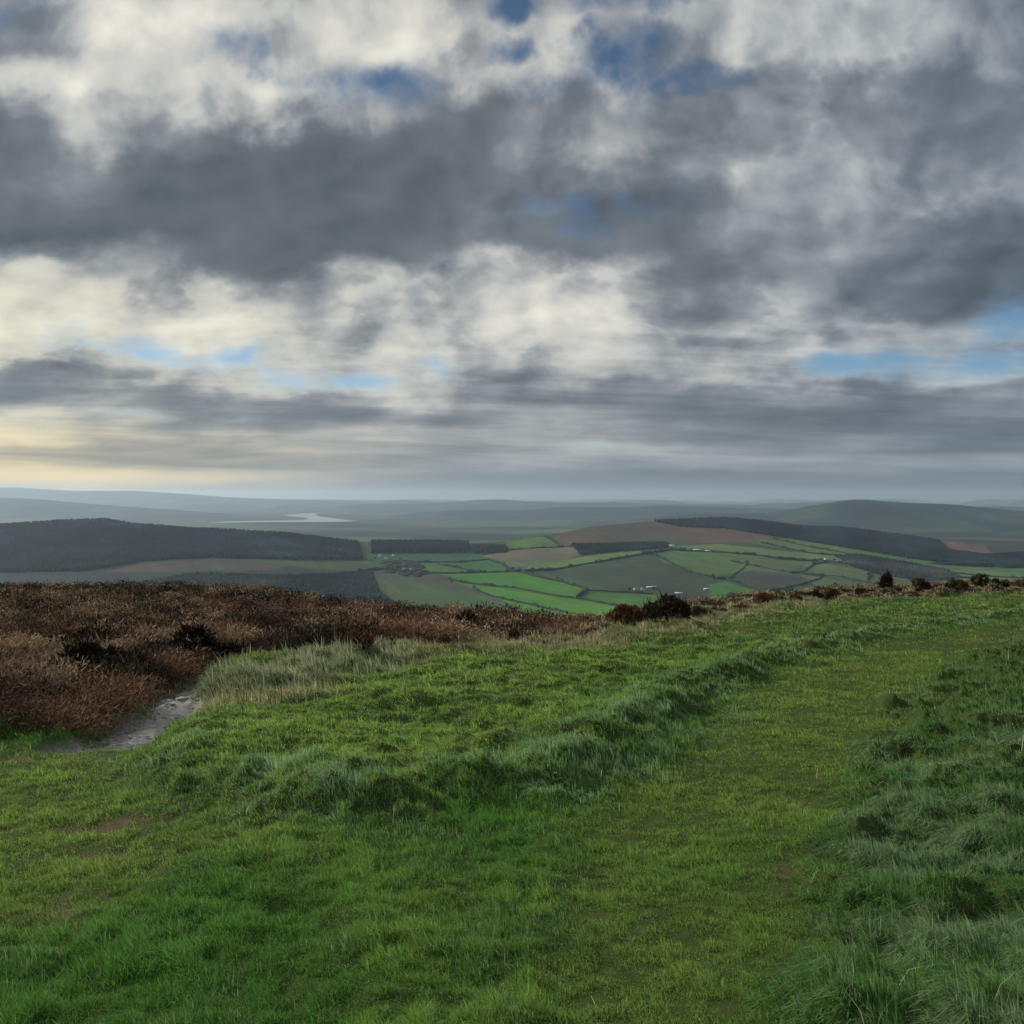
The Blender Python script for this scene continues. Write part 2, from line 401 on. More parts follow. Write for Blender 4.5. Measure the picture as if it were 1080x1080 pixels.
base = lin((72, 90, 66)); vcol[:] = base
vcol *= (0.75 + .5 * fbm(VX / 300, VY / 400, 3))[..., None]
for c, pl in FIELDS:
    c = np.array(c, float); g_m = c.mean(); c = g_m + (c - g_m) * .82
    vcol[pip(QX, QY, pl)] = lin(c)
vcol[TT > 1.003] = lin((66, 78, 66))
vcol *= (0.66 + .68 * fbm(VX / 110, VY / 140, 21, 5, .62))[..., None]
vcol *= 1 + (fbm(VX / 200, VY / 260, 26, 3) - .5)[..., None] * np.array([.9, -.1, .3])
# tractor-wide streaks and wet ground inside the fields
vcol *= (0.88 + .24 * vn((VX + VY * .4) / 14, (VY) / 220, 44))[..., None]
VZ = VZ + (fbm(VX / 260, VY / 260, 2) - .5) * 5 * sst(1, .9, np.abs(TT - 1) * 0 + TT * (TT < 1))
vc = vcol * np.array([.48, .51, .42])
valley_o = grid_mesh('valley_ground', np.stack([VX, VY, VZ], -1), M_land, vc); tag(valley_o, kind='structure')

# ---- lowlands to the horizon
yy = np.geomspace(3600, 46000, 150); uu = np.linspace(-1.15, 1.15, 260)
LU, LY = np.meshgrid(uu, yy); LX = LU * LY
lz = ZL + (fbm(LX / 1500, LY / 1500, 8) - .5) * 10 * sst(4000, 6000, LY) + sst(.5, .8, fbm(LX / 3600, LY / 2600, 18, 3)) * 190 * sst(15500, 20000, LY)
m_low, n, p, out = material('lowland_fields', .95, .05)
geo = n.new('ShaderNodeNewGeometry')
vor = n.new('ShaderNodeTexVoronoi'); n.lk(geo.outputs['Position'], vor.inputs['Vector']); vor.inputs['Scale'].default_value = .0032
c1 = n.ramp(vor.outputs['Color'], [(.2, (.030, .045, .022)), (.45, (.05, .08, .03)), (.6, (.06, .055, .04)), (.8, (.035, .05, .028))], 'CONSTANT')
k = n.noise(geo.outputs['Position'], .0006, 5, .6)
c1 = n.mix(n.mr(k, .44, .56), c1, (.012, .018, .016))
n.lk(c1, p.inputs['Base Color'])
tag(grid_mesh('lowland', np.stack([LX, LY, lz], -1), m_low), kind='structure')

# ---- hills far off
def far_range(name, D, wid, pts, colr, seed, pid=.0):
    xs = np.array([q[0] for q in pts], float); ys = np.array([q[1] for q in pts], float)
    px = np.linspace(xs[0], xs[-1], 420); s = np.linspace(-1, 1, 60)
    P_, S_ = np.meshgrid(px, s)
    yc = np.interp(P_, xs, ys)
    k = np.ones(9) / 9; row = np.convolve(np.pad(np.interp(px, xs, ys), 4, 'edge'), k, 'valid'); yc = np.tile(row, (len(s), 1))
    Yw = D + S_ * wid; u, dip = ray(P_, yc)
    zc = -D * dip
    X = (P_ - 540) / F * Yw
    prof = np.cos(S_ * math.pi / 2) ** 1.3
    z = (ZL - 15) + (zc - ZL + 15) * prof * (1 + 0 * S_)
    z = z + (fbm(X / (wid * .3), Yw / (wid * .3), seed) - .5) * (zc - ZL + 20) * .5 * np.sin(np.clip(1 - np.abs(S_), 0, 1) * math.pi) 
    c = np.zeros(P_.shape + (3,)); c[:] = colr
    f1 = fbm(X / 500, Yw / 900, seed + 3); c *= (.30 + 1.0 * f1)[..., None]
    pat = vn(X / 330, Yw / 500, seed + 30)[..., None]
    c = np.where((pat > .66) & (S_[..., None] < -.2), c * np.array([1.5, 1.9, 1.2]), c)
    return tag(grid_mesh(name, np.stack([X, Yw, z], -1), M_far, c), kind='structure')
far_range('far_hill', 9000, 2300, [(560,570),(640,553),(700,544),(760,541),(820,542),(848,535),(875,530),(905,527),(925,528),(950,530),(1000,531.5),(1030,534.5),(1075,540),(1150,541),(1300,534),(1600,540),(1900,548)], np.array((.018,.027,.024)), 11)
far_range('far_hill', 13000, 2000, [(-900,526),(-300,522),(-50,523),(0,525),(35,526),(80,530),(130,534),(190,538),(250,543),(300,549)], np.array((.018,.026,.027)), 12)
far_range('far_hill', 23000, 3500, [(-1300,518),(-500,512),(-100,516),(-20,515),(0,514),(30,514.5),(60,517),(110,518),(136,517),(165,519),(200,521),(240,524.5),(300,526.5),(400,529),(480,531)], np.array((.018,.026,.030)), 13)
far_range('far_hill', 18000, 2500, [(180,548),(330,536),(380,532),(430,531.5),(470,529.5),(505,527),(530,526.6),(556,528.6),(600,530),(650,529.2),(700,531.5),(780,532),(860,536)], np.array((.018,.026,.030)), 14)
far_range('far_hill', 12500, 2000, [(250,560),(390,548),(440,541),(500,537.5),(545,538.5),(600,534.5),(650,535.5),(700,533.4),(760,535),(840,537),(900,541)], np.array((.016,.024,.026)), 15)
far_range('far_hill', 16000, 2200, [(780,560),(900,545),(980,538),(1040,534),(1100,535),(1300,530),(1700,528),(2300,534)], np.array((.016,.024,.026)), 16)

# ---- estuary
def flat_at(px, py, z):
    u, dip = ray(px, py); Y = -z / dip; return u * Y, Y
m_w, n, p, out = material('estuary_water', .12, .5); p.inputs['Base Color'].default_value = (.05, .06, .06, 1)
WZ = ZL + 7.5
shore = [(300,543.4),(306,542.6),(318,541.3),(330,541.1),(335,541.9),(333,543.2),(337,544.6),(345,545.8),(356,547),(366,548.4),(377,549.4),(366,550.2),(340,550.6),(312,550.7),(285,550.6),(262,550.8),(236,551.4),(222,551.2),(240,550.0),(268,549.4),(300,549.0),(318,548.7),(326,547.4),(322,546.0),(314,545.3),(306,544.6)]
from mathutils.geometry import tessellate_polygon
wp = [Vector((*map(float, flat_at(a, b, WZ)), WZ)) for a, b in shore]
tris = tessellate_polygon([wp])
tag(link_mesh('estuary_water', np.array([tuple(v) for v in wp]), np.array(tris), [3] * len(tris), m_w), kind='structure')

# ---- conifer plantations on the opposite hill (masses nobody could count)
M_con = mat_tint('conifer_foliage', 0, 0, .95, .05)
def wood(name, polys, label, spacing=9.0, hmin=13, hmax=19, colr=(.010, .017, .019), seed=1, round_=False):
    r_ = np.random.default_rng(seed)
    allx, ally = [], []
    for pl in polys:
        dense = []
        for (a, b) in zip(pl, pl[1:] + pl[:1]):
            for k in np.linspace(0, 1, 12, endpoint=False): dense.append((a[0] + (b[0] - a[0]) * k, a[1] + (b[1] - a[1]) * k))
        dense = np.array(dense); X, Y, Z = vpt(dense[:, 0], dense[:, 1]); wpoly = list(zip(X, Y))
        gx, gy = np.meshgrid(np.arange(X.min(), X.max(), spacing), np.arange(Y.min(), Y.max(), spacing))
        gx = gx + r_.uniform(-.45, .45, gx.shape) * spacing; gy = gy + r_.uniform(-.45, .45, gy.shape) * spacing
        ok = pip(gx, gy, wpoly); allx.append(gx[ok]); ally.append(gy[ok])
    x = np.concatenate(allx); y = np.concatenate(ally)
    if len(x) > 45000:
        k = r_.permutation(len(x))[:45000]; x, y = x[k], y[k]
    z = vz(x, y) - 1.0; n_ = len(x)
    h = r_.uniform(hmin, hmax, n_) * (.9 + .2 * vn(x / 120, y / 120, seed)); rad = spacing * r_.uniform(.5, .68, n_)
    K = 6; ang = np.arange(K) / K * 2 * math.pi
    a = ang[None] + r_.uniform(0, 6, n_)[:, None]
    if round_: lv = [(0, .45), (.35, 1.0), (.75, .75)]
    else: lv = [(.0, .8), (.35, 1.0), (.78, .72)]
    rings = []
    for (fz, fr) in lv:
        rr = (rad * fr)[:, None] * (1 + r_.uniform(-.18, .18, (n_, K)))
        rings.append(np.stack([x[:, None] + np.cos(a) * rr, y[:, None] + np.sin(a) * rr, z[:, None] + (h * fz)[:, None] + 0 * a], -1))
    tip = np.stack([x, y, z + h], -1)[:, None]
    V = np.concatenate(rings + [tip], 1); m_ = 3 * K + 1
    f = []
    for rI in range(2):
        for k in range(K): f.append([rI * K + k, rI * K + (k + 1) % K, (rI + 1) * K + (k + 1) % K, (rI + 1) * K + k])
    q = np.array(f)[None] + (np.arange(n_) * m_)[:, None, None]
    tf = np.array([[2 * K + k, 2 * K + (k + 1) % K, 3 * K] for k in range(K)])[None] + (np.arange(n_) * m_)[:, None, None]
    flat_ = np.concatenate([q.reshape(-1), tf.reshape(-1)]); sz = np.concatenate([np.full(q.shape[0] * q.shape[1], 4), np.full(tf.shape[0] * tf.shape[1], 3)])
    c = np.array(colr)[None] * r_.uniform(.7, 1.35, (n_, 1)) * np.stack([1 + r_.uniform(-.1, .3, n_), np.ones(n_), 1 + r_.uniform(-.1, .1, n_)], -1)
    pt = fbm(x / 130, y / 170, seed + 60, 4); c = c * (.15 + 3.2 * np.clip(pt - .3, 0, 1) ** 1.2)[:, None] * (1 + .5 * (vn(x / 75, y / 90, seed + 71) > .7)[:, None])
    c = np.repeat(c, m_, 0)
    o = link_mesh(name, V.reshape(-1, 3), flat_, sz, M_con, None, c)
    return tag(o, label, 'wood', None, 'stuff')
wood('conifer_wood', [[(-500,558),(0,555),(60,551.2),(110,549.2),(140,554.2),(200,558.5),(300,563.5),(378,573),(382,591),(300,590),(220,588),(150,592),(90,603),(-500,608)]],
     'long dark conifer forest covering the left-hand ridge, seen beneath the pale estuary', 7.5, 11, 14, seed=1)
wood('conifer_wood', [[(392,573.5),(494,575),(494,583),(392,584)]], 'blunt dark block of conifers right of the notch, above the white farmhouses', 7, 20, 23, seed=2)
wood('conifer_wood', [[(495,577.5),(533,577),(536,583),(500,584.5)]], 'lower dark tail of conifers stepping down beside the small green hilltop field', 7, 14, 16.5, seed=3)
wood('conifer_wood', [[(604,575.5),(660,574),(704,573),(706,578),(640,583),(612,586)]], 'dark strip of conifers under the red-brown moor, left of the white barn', 7, 10, 13, seed=4)
wood('conifer_wood', [[(690,550),(720,549.2),(762,547.2),(800,550.3),(850,556.3),(890,557.2),(960,566.3),(990,571),(1000,581),(1040,586),(1080,584),(1300,575),(1300,592),(1060,599),(1010,595),(960,589),(900,579),(850,571),(800,563),(762,557),(720,556)]],
     'long dark conifer belt along the crest of the right-hand hill above green fields', 8, 11, 14, seed=5)
wood('broadleaf_wood', [[(880,586),(905,585),(960,594),(1000,602),(1014,609),(980,613),(930,607),(900,598)]], 'grey leafless wood filling the dip between fields on the right-hand hillside', 9, 6, 10, (.030,.034,.030), 6, True)
wood('broadleaf_wood', [[(300,608),(392,604),(400,625),(420,640),(420,660),(120,660),(120,620),(200,606)]], 'blue-grey wood on the valley floor showing just above the heather edge', 8, 7, 10, (.014,.024,.022), 7, True)
wood('broadleaf_wood', [[(400,590),(444,592),(452,604),(440,609),(404,604)]], 'bare grey trees gathered round the two white farm clusters left of centre', 24, 3.5, 6.5, (.035,.042,.032), 8, True)

# ---- hedgerows
M_hedge = mat_tint('hedge_leaves', 0, 0, .95, .05)
def hedge(pts, label, wdt=4.0, ht=3.6, seed=0):
    r_ = np.random.default_rng(seed + 100)
    X, Y, Z = vpt([q[0] for q in pts], [q[1] for q in pts])
    L_ = np.concatenate([[0], np.cumsum(np.hypot(np.diff(X), np.diff(Y)))]); n_ = max(6, int(L_[-1] / 7))
    s = np.linspace(0, L_[-1], n_); x = np.interp(s, L_, X); y = np.interp(s, L_, Y)
    x = x + (vn(s / 60, s * 0, seed) - .5) * 10; y = y + (vn(s / 60, s * 0 + 5, seed) - .5) * 10
    tx = np.gradient(x); ty = np.gradient(y); l = np.hypot(tx, ty) + 1e-9; nx, ny = -ty / l, tx / l
    K = 7; prof = [(-1, -.6), (-1.1, .35), (-.7, .85), (0, 1.0), (.7, .85), (1.1, .35), (1, -.6)]
    big = 1 + 1.3 * (vn(s / 15, s * 0 + 9, seed) > .62) * r_.uniform(.3, 1, n_)
    V = np.zeros((n_, K, 3))
    for k, (a, b) in enumerate(prof):
        jj = r_.uniform(.7, 1.3, n_) * big
        V[:, k, 0] = x + nx * a * wdt / 2 * jj; V[:, k, 1] = y + ny * a * wdt / 2 * jj
    zz = vz(V[:, :, 0], V[:, :, 1])
    for k, (a, b) in enumerate(prof): V[:, k, 2] = zz[:, k] + b * ht * r_.uniform(.7, 1.3, n_) * big
    c = np.zeros((n_, K, 3)); c[:] = (.016, .026, .016); c *= r_.uniform(.7, 1.3, (n_, 1, 1))
    tag(grid_mesh('hedgerow', V, M_hedge, c, smooth=False), label, 'hedge', 'hedgerows dividing the valley fields')
HEDGES = [
 ([(380,602),(402,601),(442,604),(470,605),(505,604),(547,603)], 'long dark hedge running level from the farm cluster to the fallow field corner'),
 ([(462,595),(488,600),(512,604)], 'short slanting hedge splitting the two mid-green fields below the conifer block'),
 ([(440,593),(480,593),(515,590),(528,594),(540,601)], 'hedge curving under the teal-green field and down beside the tan fallow'),
 ([(547,603),(575,610),(600,616),(620,623),(607,631)], 'thick dark hedge along the top right edge of the brightest green field'),
 ([(474,611),(500,616),(545,621),(606,631)], 'thin hedge between the two brightest green fields, ending at the hedge corner'),
 ([(498,620),(514,627),(540,634),(575,641),(600,646)], 'lowest dark hedge under the brightest green field, nearest the heather'),
 ([(607,631),(625,634),(660,641),(690,649)], 'hedge running right and down from the corner below the brightest field'),
 ([(620,623),(655,625),(690,627)], 'level hedge above the square green field left of the white bungalows'),
 ([(545,603),(575,602),(610,597),(650,590),(690,583),(712,579)], 'long hedge climbing right under the pale green strip to the white barn'),
 ([(508,586),(545,580),(592,577),(604,577)], 'hedge along the top of the tan fallow below the small hilltop field'),
 ([(575,566),(586,572),(594,578)], 'short hedge between the small hilltop field and the red-brown moor'),
 ([(690,584),(704,592),(724,602),(752,609)], 'hedge slanting down to the right from below the white barn'),
 ([(706,580),(760,583),(820,589),(862,592)], 'hedge running right from the white barn below the long pale strip'),
 ([(770,592),(800,598),(836,605),(850,603),(858,596),(872,592)], 'hedge dipping and rising to the lone white cottage on the right hillside'),
 ([(752,610),(768,611),(802,624),(812,627)], 'dark hedge across the top of the small bright green field at lower right'),
 ([(768,611),(780,603),(790,592)], 'short hedge joining the dark hedge to the field above it'),
 ([(802,626),(840,618),(870,608),(842,605)], 'hedge bending round the brown-grey field at lower right'),
 ([(842,604),(880,608),(918,615),(940,619)], 'hedge below the pale field under the lone white cottage'),
 ([(862,590),(900,596),(921,601),(916,614)], 'hedge turning downhill right of the lone white cottage'),
 ([(815,568),(860,578),(920,590),(1000,603),(1080,610)], 'long hedge across the upper right hillside under the conifer belt'),
 ([(960,612),(1010,609),(1080,613),(1140,614)], 'lowest hedge at the far right above the dark gorse bushes'),
 ([(800,572),(860,584),(900,587)], 'hedge between the pale strip and the green field under the belt'),
]
for i, (pl, lb) in enumerate(HEDGES): hedge(pl, lb, 5.5 if i in (3, 8) else 3.9, 4.8 if i in (3, 8, 12) else 3.3, i)

# ---- farm buildings
M_wht = mat_flat('whitewashed_render', (.75, .75, .72), .8, .2, .5, .08)
M_slate = mat_flat('slate_roof', (.10, .11, .12), .6, .3, 1.0, .25)
M_tin = mat_flat('grey_tin_sheet', (.34, .37, .39), .4, .5, .4, .12)
M_pane = mat_flat('window_glass', (.02, .025, .03), .15, .5, 1, .1)
M_door = mat_flat('painted_door', (.12, .05, .04), .5, .4, 1, .1)
M_brick = mat_flat('chimney_brick', (.25, .17, .13), .8, .2, 1, .2)
def roof_mb(w_, l_, h_, rh, ov=.5, th=.25):
    m = MB()
    for s in (-1, 1):
        a = [( -l_/2-ov, s*(w_/2+ov), h_-.25), (l_/2+ov, s*(w_/2+ov), h_-.25), (l_/2+ov, 0, h_+rh), (-l_/2-ov, 0, h_+rh)]
        b = [(x_, y_, z_ + th) for x_, y_, z_ in a]
        m.add(a + b, [(0,1,2,3),(4,7,6,5),(0,4,5,1),(1,5,6,2),(2,6,7,3),(3,7,4,0)])
    return m
def house(px, py, l_, w_, h_, rh, rz, label, kind='house', rows=1, wall=None):
    X, Y, Z = [float(v) for v in vpt(px, py)]
    Z = float(vz(np.array([X]), np.array([Y]))[0])
    t = empty('farm_shed' if kind == 'barn' else 'farmhouse', (X, Y, Z + .2), R(rz))
    m = MB(); m.v = []; 
    a = [(-l_/2,-w_/2,-3),(l_/2,-w_/2,-3),(l_/2,w_/2,-3),(-l_/2,w_/2,-3),(-l_/2,-w_/2,h_),(l_/2,-w_/2,h_),(l_/2,w_/2,h_),(-l_/2,w_/2,h_),(-l_/2,0,h_+rh),(l_/2,0,h_+rh)]
    m.add(a, [(0,1,5,4),(2,3,7,6),(1,2,6,9,5),(3,0,4,8,7),(0,3,2,1)])
    m.build('wall', wall or M_wht, t)
    rf = roof_mb(w_, l_, h_, rh).build('roof', M_tin if kind == 'barn' else M_slate, t)
    if kind == 'house':
        for s in (-1, 1):
            c = MB(); c.box(s*(l_/2-.9)-.45, s*(l_/2-.9)+.45, -.4, .4, h_+rh-.6, h_+rh+1.3); c.build('chimney', M_brick, rf)
        n_ = max(2, int(l_ / 3.4))
        for r0 in range(rows):
            for k in range(n_):
                xx = -l_/2 + (k + .5) * l_ / n_
                if r0 == 0 and k == n_ // 2:
                    d = MB(); d.box(xx-.5, xx+.5, -w_/2-.06, -w_/2+.02, 0, 2.1); d.build('door', M_door, t); continue
                d = MB(); d.box(xx-.55, xx+.55, -w_/2-.05, -w_/2+.02, 1+r0*2.7, 2.2+r0*2.7); d.build('window', M_pane, t)
    else:
        d = MB(); d.box(-2.2, 2.2, -w_/2-.08, -w_/2+.02, 0, min(3.6, h_-.4)); d.build('sliding_door', M_slate, t)
    return tag(t, label, 'barn' if kind == 'barn' else 'house', 'farm buildings across the valley')
house(402, 587.5, 16, 8, 5.2, 3, 12, 'biggest white farmhouse in the upper cluster, just below the gap between the conifer woods', rows=2)
house(408, 589.5, 11, 7, 3.2, 2.4, -35, 'low white outhouse touching the biggest farmhouse at the front of the upper cluster')
house(416, 586.8, 14, 7, 4, 2.6, 25, 'white farmhouse at the right end of the upper cluster below the conifer block')
house(427, 601, 14, 7, 3.2, 2.6, 5, 'long low white bungalow left of the pair in the bare trees')
house(434, 601.2, 11, 7, 3.0, 2.4, -10, 'smaller white bungalow right of the pair in the bare trees')
house(708, 577.5, 20, 12, 7, 3, 15, 'tall pale barn shining at the end of the conifer strip', 'barn', wall=M_wht)
house(735, 581, 24, 10, 4, 2, -5, 'long grey shed right of the tall pale barn', 'barn', wall=M_tin)
house(747, 582.2, 22, 9, 4, 2, -4, 'second grey shed, furthest right of the buildings by the pale barn', 'barn', wall=M_tin)
house(671, 622, 12, 7, 3.2, 2.4, 10, 'white bungalow at the left end of the hollow above the square green field')
house(678, 622.3, 11, 7, 3.6, 2.4, -15, 'white bungalow in the middle of the hollow above the square green field')
house(687, 620.5, 26, 9, 3.6, 1.8, 14, 'grey-roofed sheds right of the two white bungalows', 'barn', wall=M_tin)
house(716, 627, 20, 9, 3.6, 2, -8, 'grey shed low in the valley beyond the big dark gorse', 'barn', wall=M_tin)
house(745, 622.5, 14, 8, 3.4, 2, 6, 'pale shed beside the small bright green field at lower right', 'barn', wall=M_tin)
house(872, 590.5, 17, 8, 4.6, 2.8, 8, 'lone white cottage where the hedges meet on the right hillside')
house(966, 599, 15, 8, 3.6, 2.4, -6, 'pale house half hidden in the grey leafless wood')
house(1068, 595.5, 20, 9, 4.6, 2.8, 5, 'white farmhouse below the conifers at the far right')
house(1077, 596.5, 16, 9, 4, 2.2, -20, 'grey shed at the far right beside the white farmhouse', 'barn', wall=M_tin)

# ---- single trees by the farms and hedge corners
M_bark = mat_flat('tree_bark', (.07, .055, .045), .9, .1, 1, .2)
M_crown = mat_flat('tree_crown_leaves', (.018, .028, .018), .9, .1, .6, .35)
def lumpy(r_, rx, rz_, cz, n1=7, n2=12):
    m = MB(); rows_ = []
    for i in range(n1 + 1):
        th = math.pi * i / n1
        rows_.append([((rx * math.sin(th) * k) * math.cos(a), (rx * math.sin(th) * k) * math.sin(a), cz - rz_ * math.cos(th) * k2)
                      for a, k, k2 in [(2 * math.pi * j / n2, r_.uniform(.72, 1.25), r_.uniform(.85, 1.12)) for j in range(n2)]])
    vs = [p_ for row in rows_ for p_ in row]
    fs = [(i * n2 + j, i * n2 + (j + 1) % n2, (i + 1) * n2 + (j + 1) % n2, (i + 1) * n2 + j) for i in range(n1) for j in range(n2)]
    m.add(vs, fs); return m
r_ = np.random.default_rng(5)
t0 = empty('hedge_tree', (0, 0, 0))
lumpy(r_, 4.0, 3.6, 5.6).build('crown', M_crown, t0)
tr = MB(); K = 6
tr.add([(.35*math.cos(k*math.pi/3), .35*math.sin(k*math.pi/3), -1) for k in range(6)] + [(.2*math.cos(k*math.pi/3), .2*math.sin(k*math.pi/3), 4.5) for k in range(6)],
       [(k, (k+1) % 6, 6+(k+1) % 6, 6+k) for k in range(6)])
tr.build('trunk', M_bark, t0)
TREES = [(476,614.5,'small lone dark tree at the left tip of the brightest green fields'),
 (541,601,'round tree where the fallow field meets the level hedge'),(535,602.5,'dark tree just left of the fallow field corner'),
 (612,629,'tree standing at the hedge corner between the bright green fields'),(690,621,'tree right of the grey-roofed sheds in the hollow'),
 (664,623.5,'tree left of the white bungalows in the hollow'),(700,578.5,'tree in front of the tall pale barn'),
 (722,580.5,'tree between the pale barn and the long grey shed'),(866,591.5,'tree left of the lone white cottage'),
 (880,592,'tree right of the lone white cottage'),(858,595,'tree on the hedge bend below the lone white cottage'),
 (1060,597,'tree beside the white farmhouse at the far right'),(752,609,'tree on the hedge above the small bright green field'),
 (396,590,'tree left of the biggest white farmhouse'),(422,590,'tree right of the upper white farm cluster'),
 (650,590,'tree halfway up the long hedge under the pale green strip'),(806,625,'tree at the right corner of the small bright green field'),
 (916,607,'tree on the hedge right of the pale field'),(836,605.5,'tree in the dip of the hedge left of the lone cottage'),(588,613,'tree on the thick dark hedge above the bright field')]
for i, (a, b, lb) in enumerate(TREES):
    X, Y, Z = [float(v) for v in vpt(a, b)]; Z = float(vz(np.array([X]), np.array([Y]))[0])
    if i == 0: o = t0
    else:
        o = t0.copy(); COL.objects.link(o)
        for ch in t0.children:
            c = ch.copy(); COL.objects.link(c); c.parent = o
    s = r_.uniform(.8, 1.3); o.location = (X, Y, Z); o.scale = (s, s, s * r_.uniform(.85, 1.15)); o.rotation_euler = (0, 0, r_.uniform(0, 6))
    tag(o, lb, 'tree', 'trees along the valley hedges')

# ================================================================== THE HILLTOP
H0, SL = 1.6, .058
def G(px, py):
    u, dip = ray(px, py); Y = H0 / np.maximum(dip - SL, .004); return u * Y, Y
def GP(pts):
    X, Y = G([q[0] for q in pts], [q[1] for q in pts]); return list(zip(X, Y))
edge_px = np.array([-900, 0, 150, 290, 330, 400, 450, 550, 640, 700, 780, 840, 900, 1000, 1080, 1600])
edge_D = np.array([60, 58, 56, 48, 40, 35, 31, 28, 26, 29, 34, 38, 42, 46, 48, 52.])
edge_u = (edge_px - 540) / F
BANK = [(180,806),(225,836),(290,860),(350,858),(420,850),(500,842),(565,838),(620,806),(682,762),(745,726),(812,701),(876,682),(960,665),(1080,649),(1300,633)]
UPPER = BANK + [(1500,625),(1500,606),(235,606),(225,742),(180,782)]
HEATH = [(-1500,606),(-1500,790),(-300,788),(0,779),(60,773),(100,764),(135,748),(165,733),(195,718),(225,706),(255,698),(292,708),(330,699),(372,706),(400,690),(440,688),(540,684),(600,676),(640,668),(690,657),(730,649),(780,641),(860,633),(920,630),(1000,627),(1100,623),(1500,616),(1500,606)]
TRACK = [(40,790),(90,770),(128,755),(155,741),(176,730),(200,720),(222,713),(240,711),(250,717),(236,729),(212,746),(190,764),(166,784),(150,792)]
ROUGH = [(850,1600),(868,1080),(886,960),(904,870),(912,800),(932,752),(975,716),(1035,688),(1095,668),(1300,645),(1700,700),(4200,1600)]
PATH = [(480,1600),(590,1080),(590,960),(585,900),(612,858),(668,810),(740,750),(815,714),(920,682),(1085,655),(1300,638),(1300,645),(1095,668),(1035,688),(975,716),(932,752),(912,800),(904,870),(886,960),(868,1080),(850,1600)]
MEAD = [(-900,1000),(0,1000),(120,960),(230,900),(330,880),(230,850),(170,800),(60,790),(-900,800)]
STRAW = [(236,744),(285,722),(330,710),(380,706),(440,696),(540,689),(640,671),(700,656),(780,640),(870,630),(1000,624),(1300,617)]
EARTH = [((95,872),.34,.10),((135,866),.25,.06),((84,960),.20,.10),((60,900),.22,.05),((112,903),.24,.05),((40,800),.5,.10),((855,925),.10,.10),((880,900),.1,.05)]
res = .08; GX0, GX1, GY0, GY1 = -52, 52, 1.2, 84
gx = np.arange(GX0, GX1, res); gy = np.arange(GY0, GY1, res); RX, RY = np.meshgrid(gx, gy)
wob = (fbm(RX / .9, RY / .9, 61, 4) - .5); wob2 = (fbm(RX / .9, RY / .9, 71, 4) - .5)
wsc = np.clip(RY * .05, .25, 1.4); WX, WY = RX + wob * wsc * 1.4, RY + wob2 * wsc * 2.2
def blur(a, n, it=2):
    k = np.ones(n) / n
    for _ in range(it):
        a = np.apply_along_axis(lambda r: np.convolve(np.pad(r, (n // 2, n - 1 - n // 2), 'edge'), k, 'valid'), 0, a)
        a = np.apply_along_axis(lambda r: np.convolve(np.pad(r, (n // 2, n - 1 - n // 2), 'edge'), k, 'valid'), 1, a)
    return a
def rmask(pl, n=3): return blur(pip(WX, WY, GP(pl)).astype(np.float32), n, 1)
m_up = blur(pip(WX, WY, GP(UPPER)).astype(np.float32), 5, 2)
m_heath = rmask(HEATH); m_track = rmask(TRACK); m_rough = rmask(ROUGH); m_path = rmask(PATH, 5); m_mead = rmask(MEAD, 7)
d_bank = dpl(RX + wob * .5, RY + wob2 * .5, GP(BANK)); d_straw = dpl(RX + wob * .8, RY + wob2 * .8, GP(STRAW))
m_bank = np.exp(-(d_bank / .34) ** 2); m_straw = np.exp(-(d_straw / (.42 + RY * .03)) ** 2)
m_earth = np.zeros_like(RX)
for (c_, a_, b_) in EARTH:
    ex, ey = G(*c_); m_earth = np.maximum(m_earth, np.exp(-(((RX - ex + wob * .5) / a_) ** 2 + ((RY - ey + wob2 * .5) / (b_ * 1.6)) ** 2)))
d_er = dpl(RX, RY, GP([(236,708),(262,694),(290,682),(310,676)]))
m_mound = np.zeros_like(RX)
for (c_, a_) in (((322,726), .50), ((286,736), .42), ((362,716), .45), ((252,742), .32), ((400,704), .5)):
    ex, ey = G(*c_); m_mound = np.maximum(m_mound, np.exp(-(((RX - ex + wob * .5) / a_) ** 2 + ((RY - ey + wob2 * .6) / (a_ * 1.1)) ** 2)))
def samp(a, X, Y):
    fx = np.clip((X - GX0) / res, 0, a.shape[1] - 1.001); fy = np.clip((Y - GY0) / res, 0, a.shape[0] - 1.001)
    i = fx.astype(int); j = fy.astype(int); fx = fx - i; fy = fy - j
    return (a[j, i] * (1 - fx) + a[j, i + 1] * fx) * (1 - fy) + (a[j + 1, i] * (1 - fx) + a[j + 1, i + 1] * fx) * fy
def bumps(X, Y, s, seed):
    """rounded hummocks, steep sided with soft tops"""
    a = fbm(X / s, Y / s, seed, 3, .5); return sst(.35, .72, a)
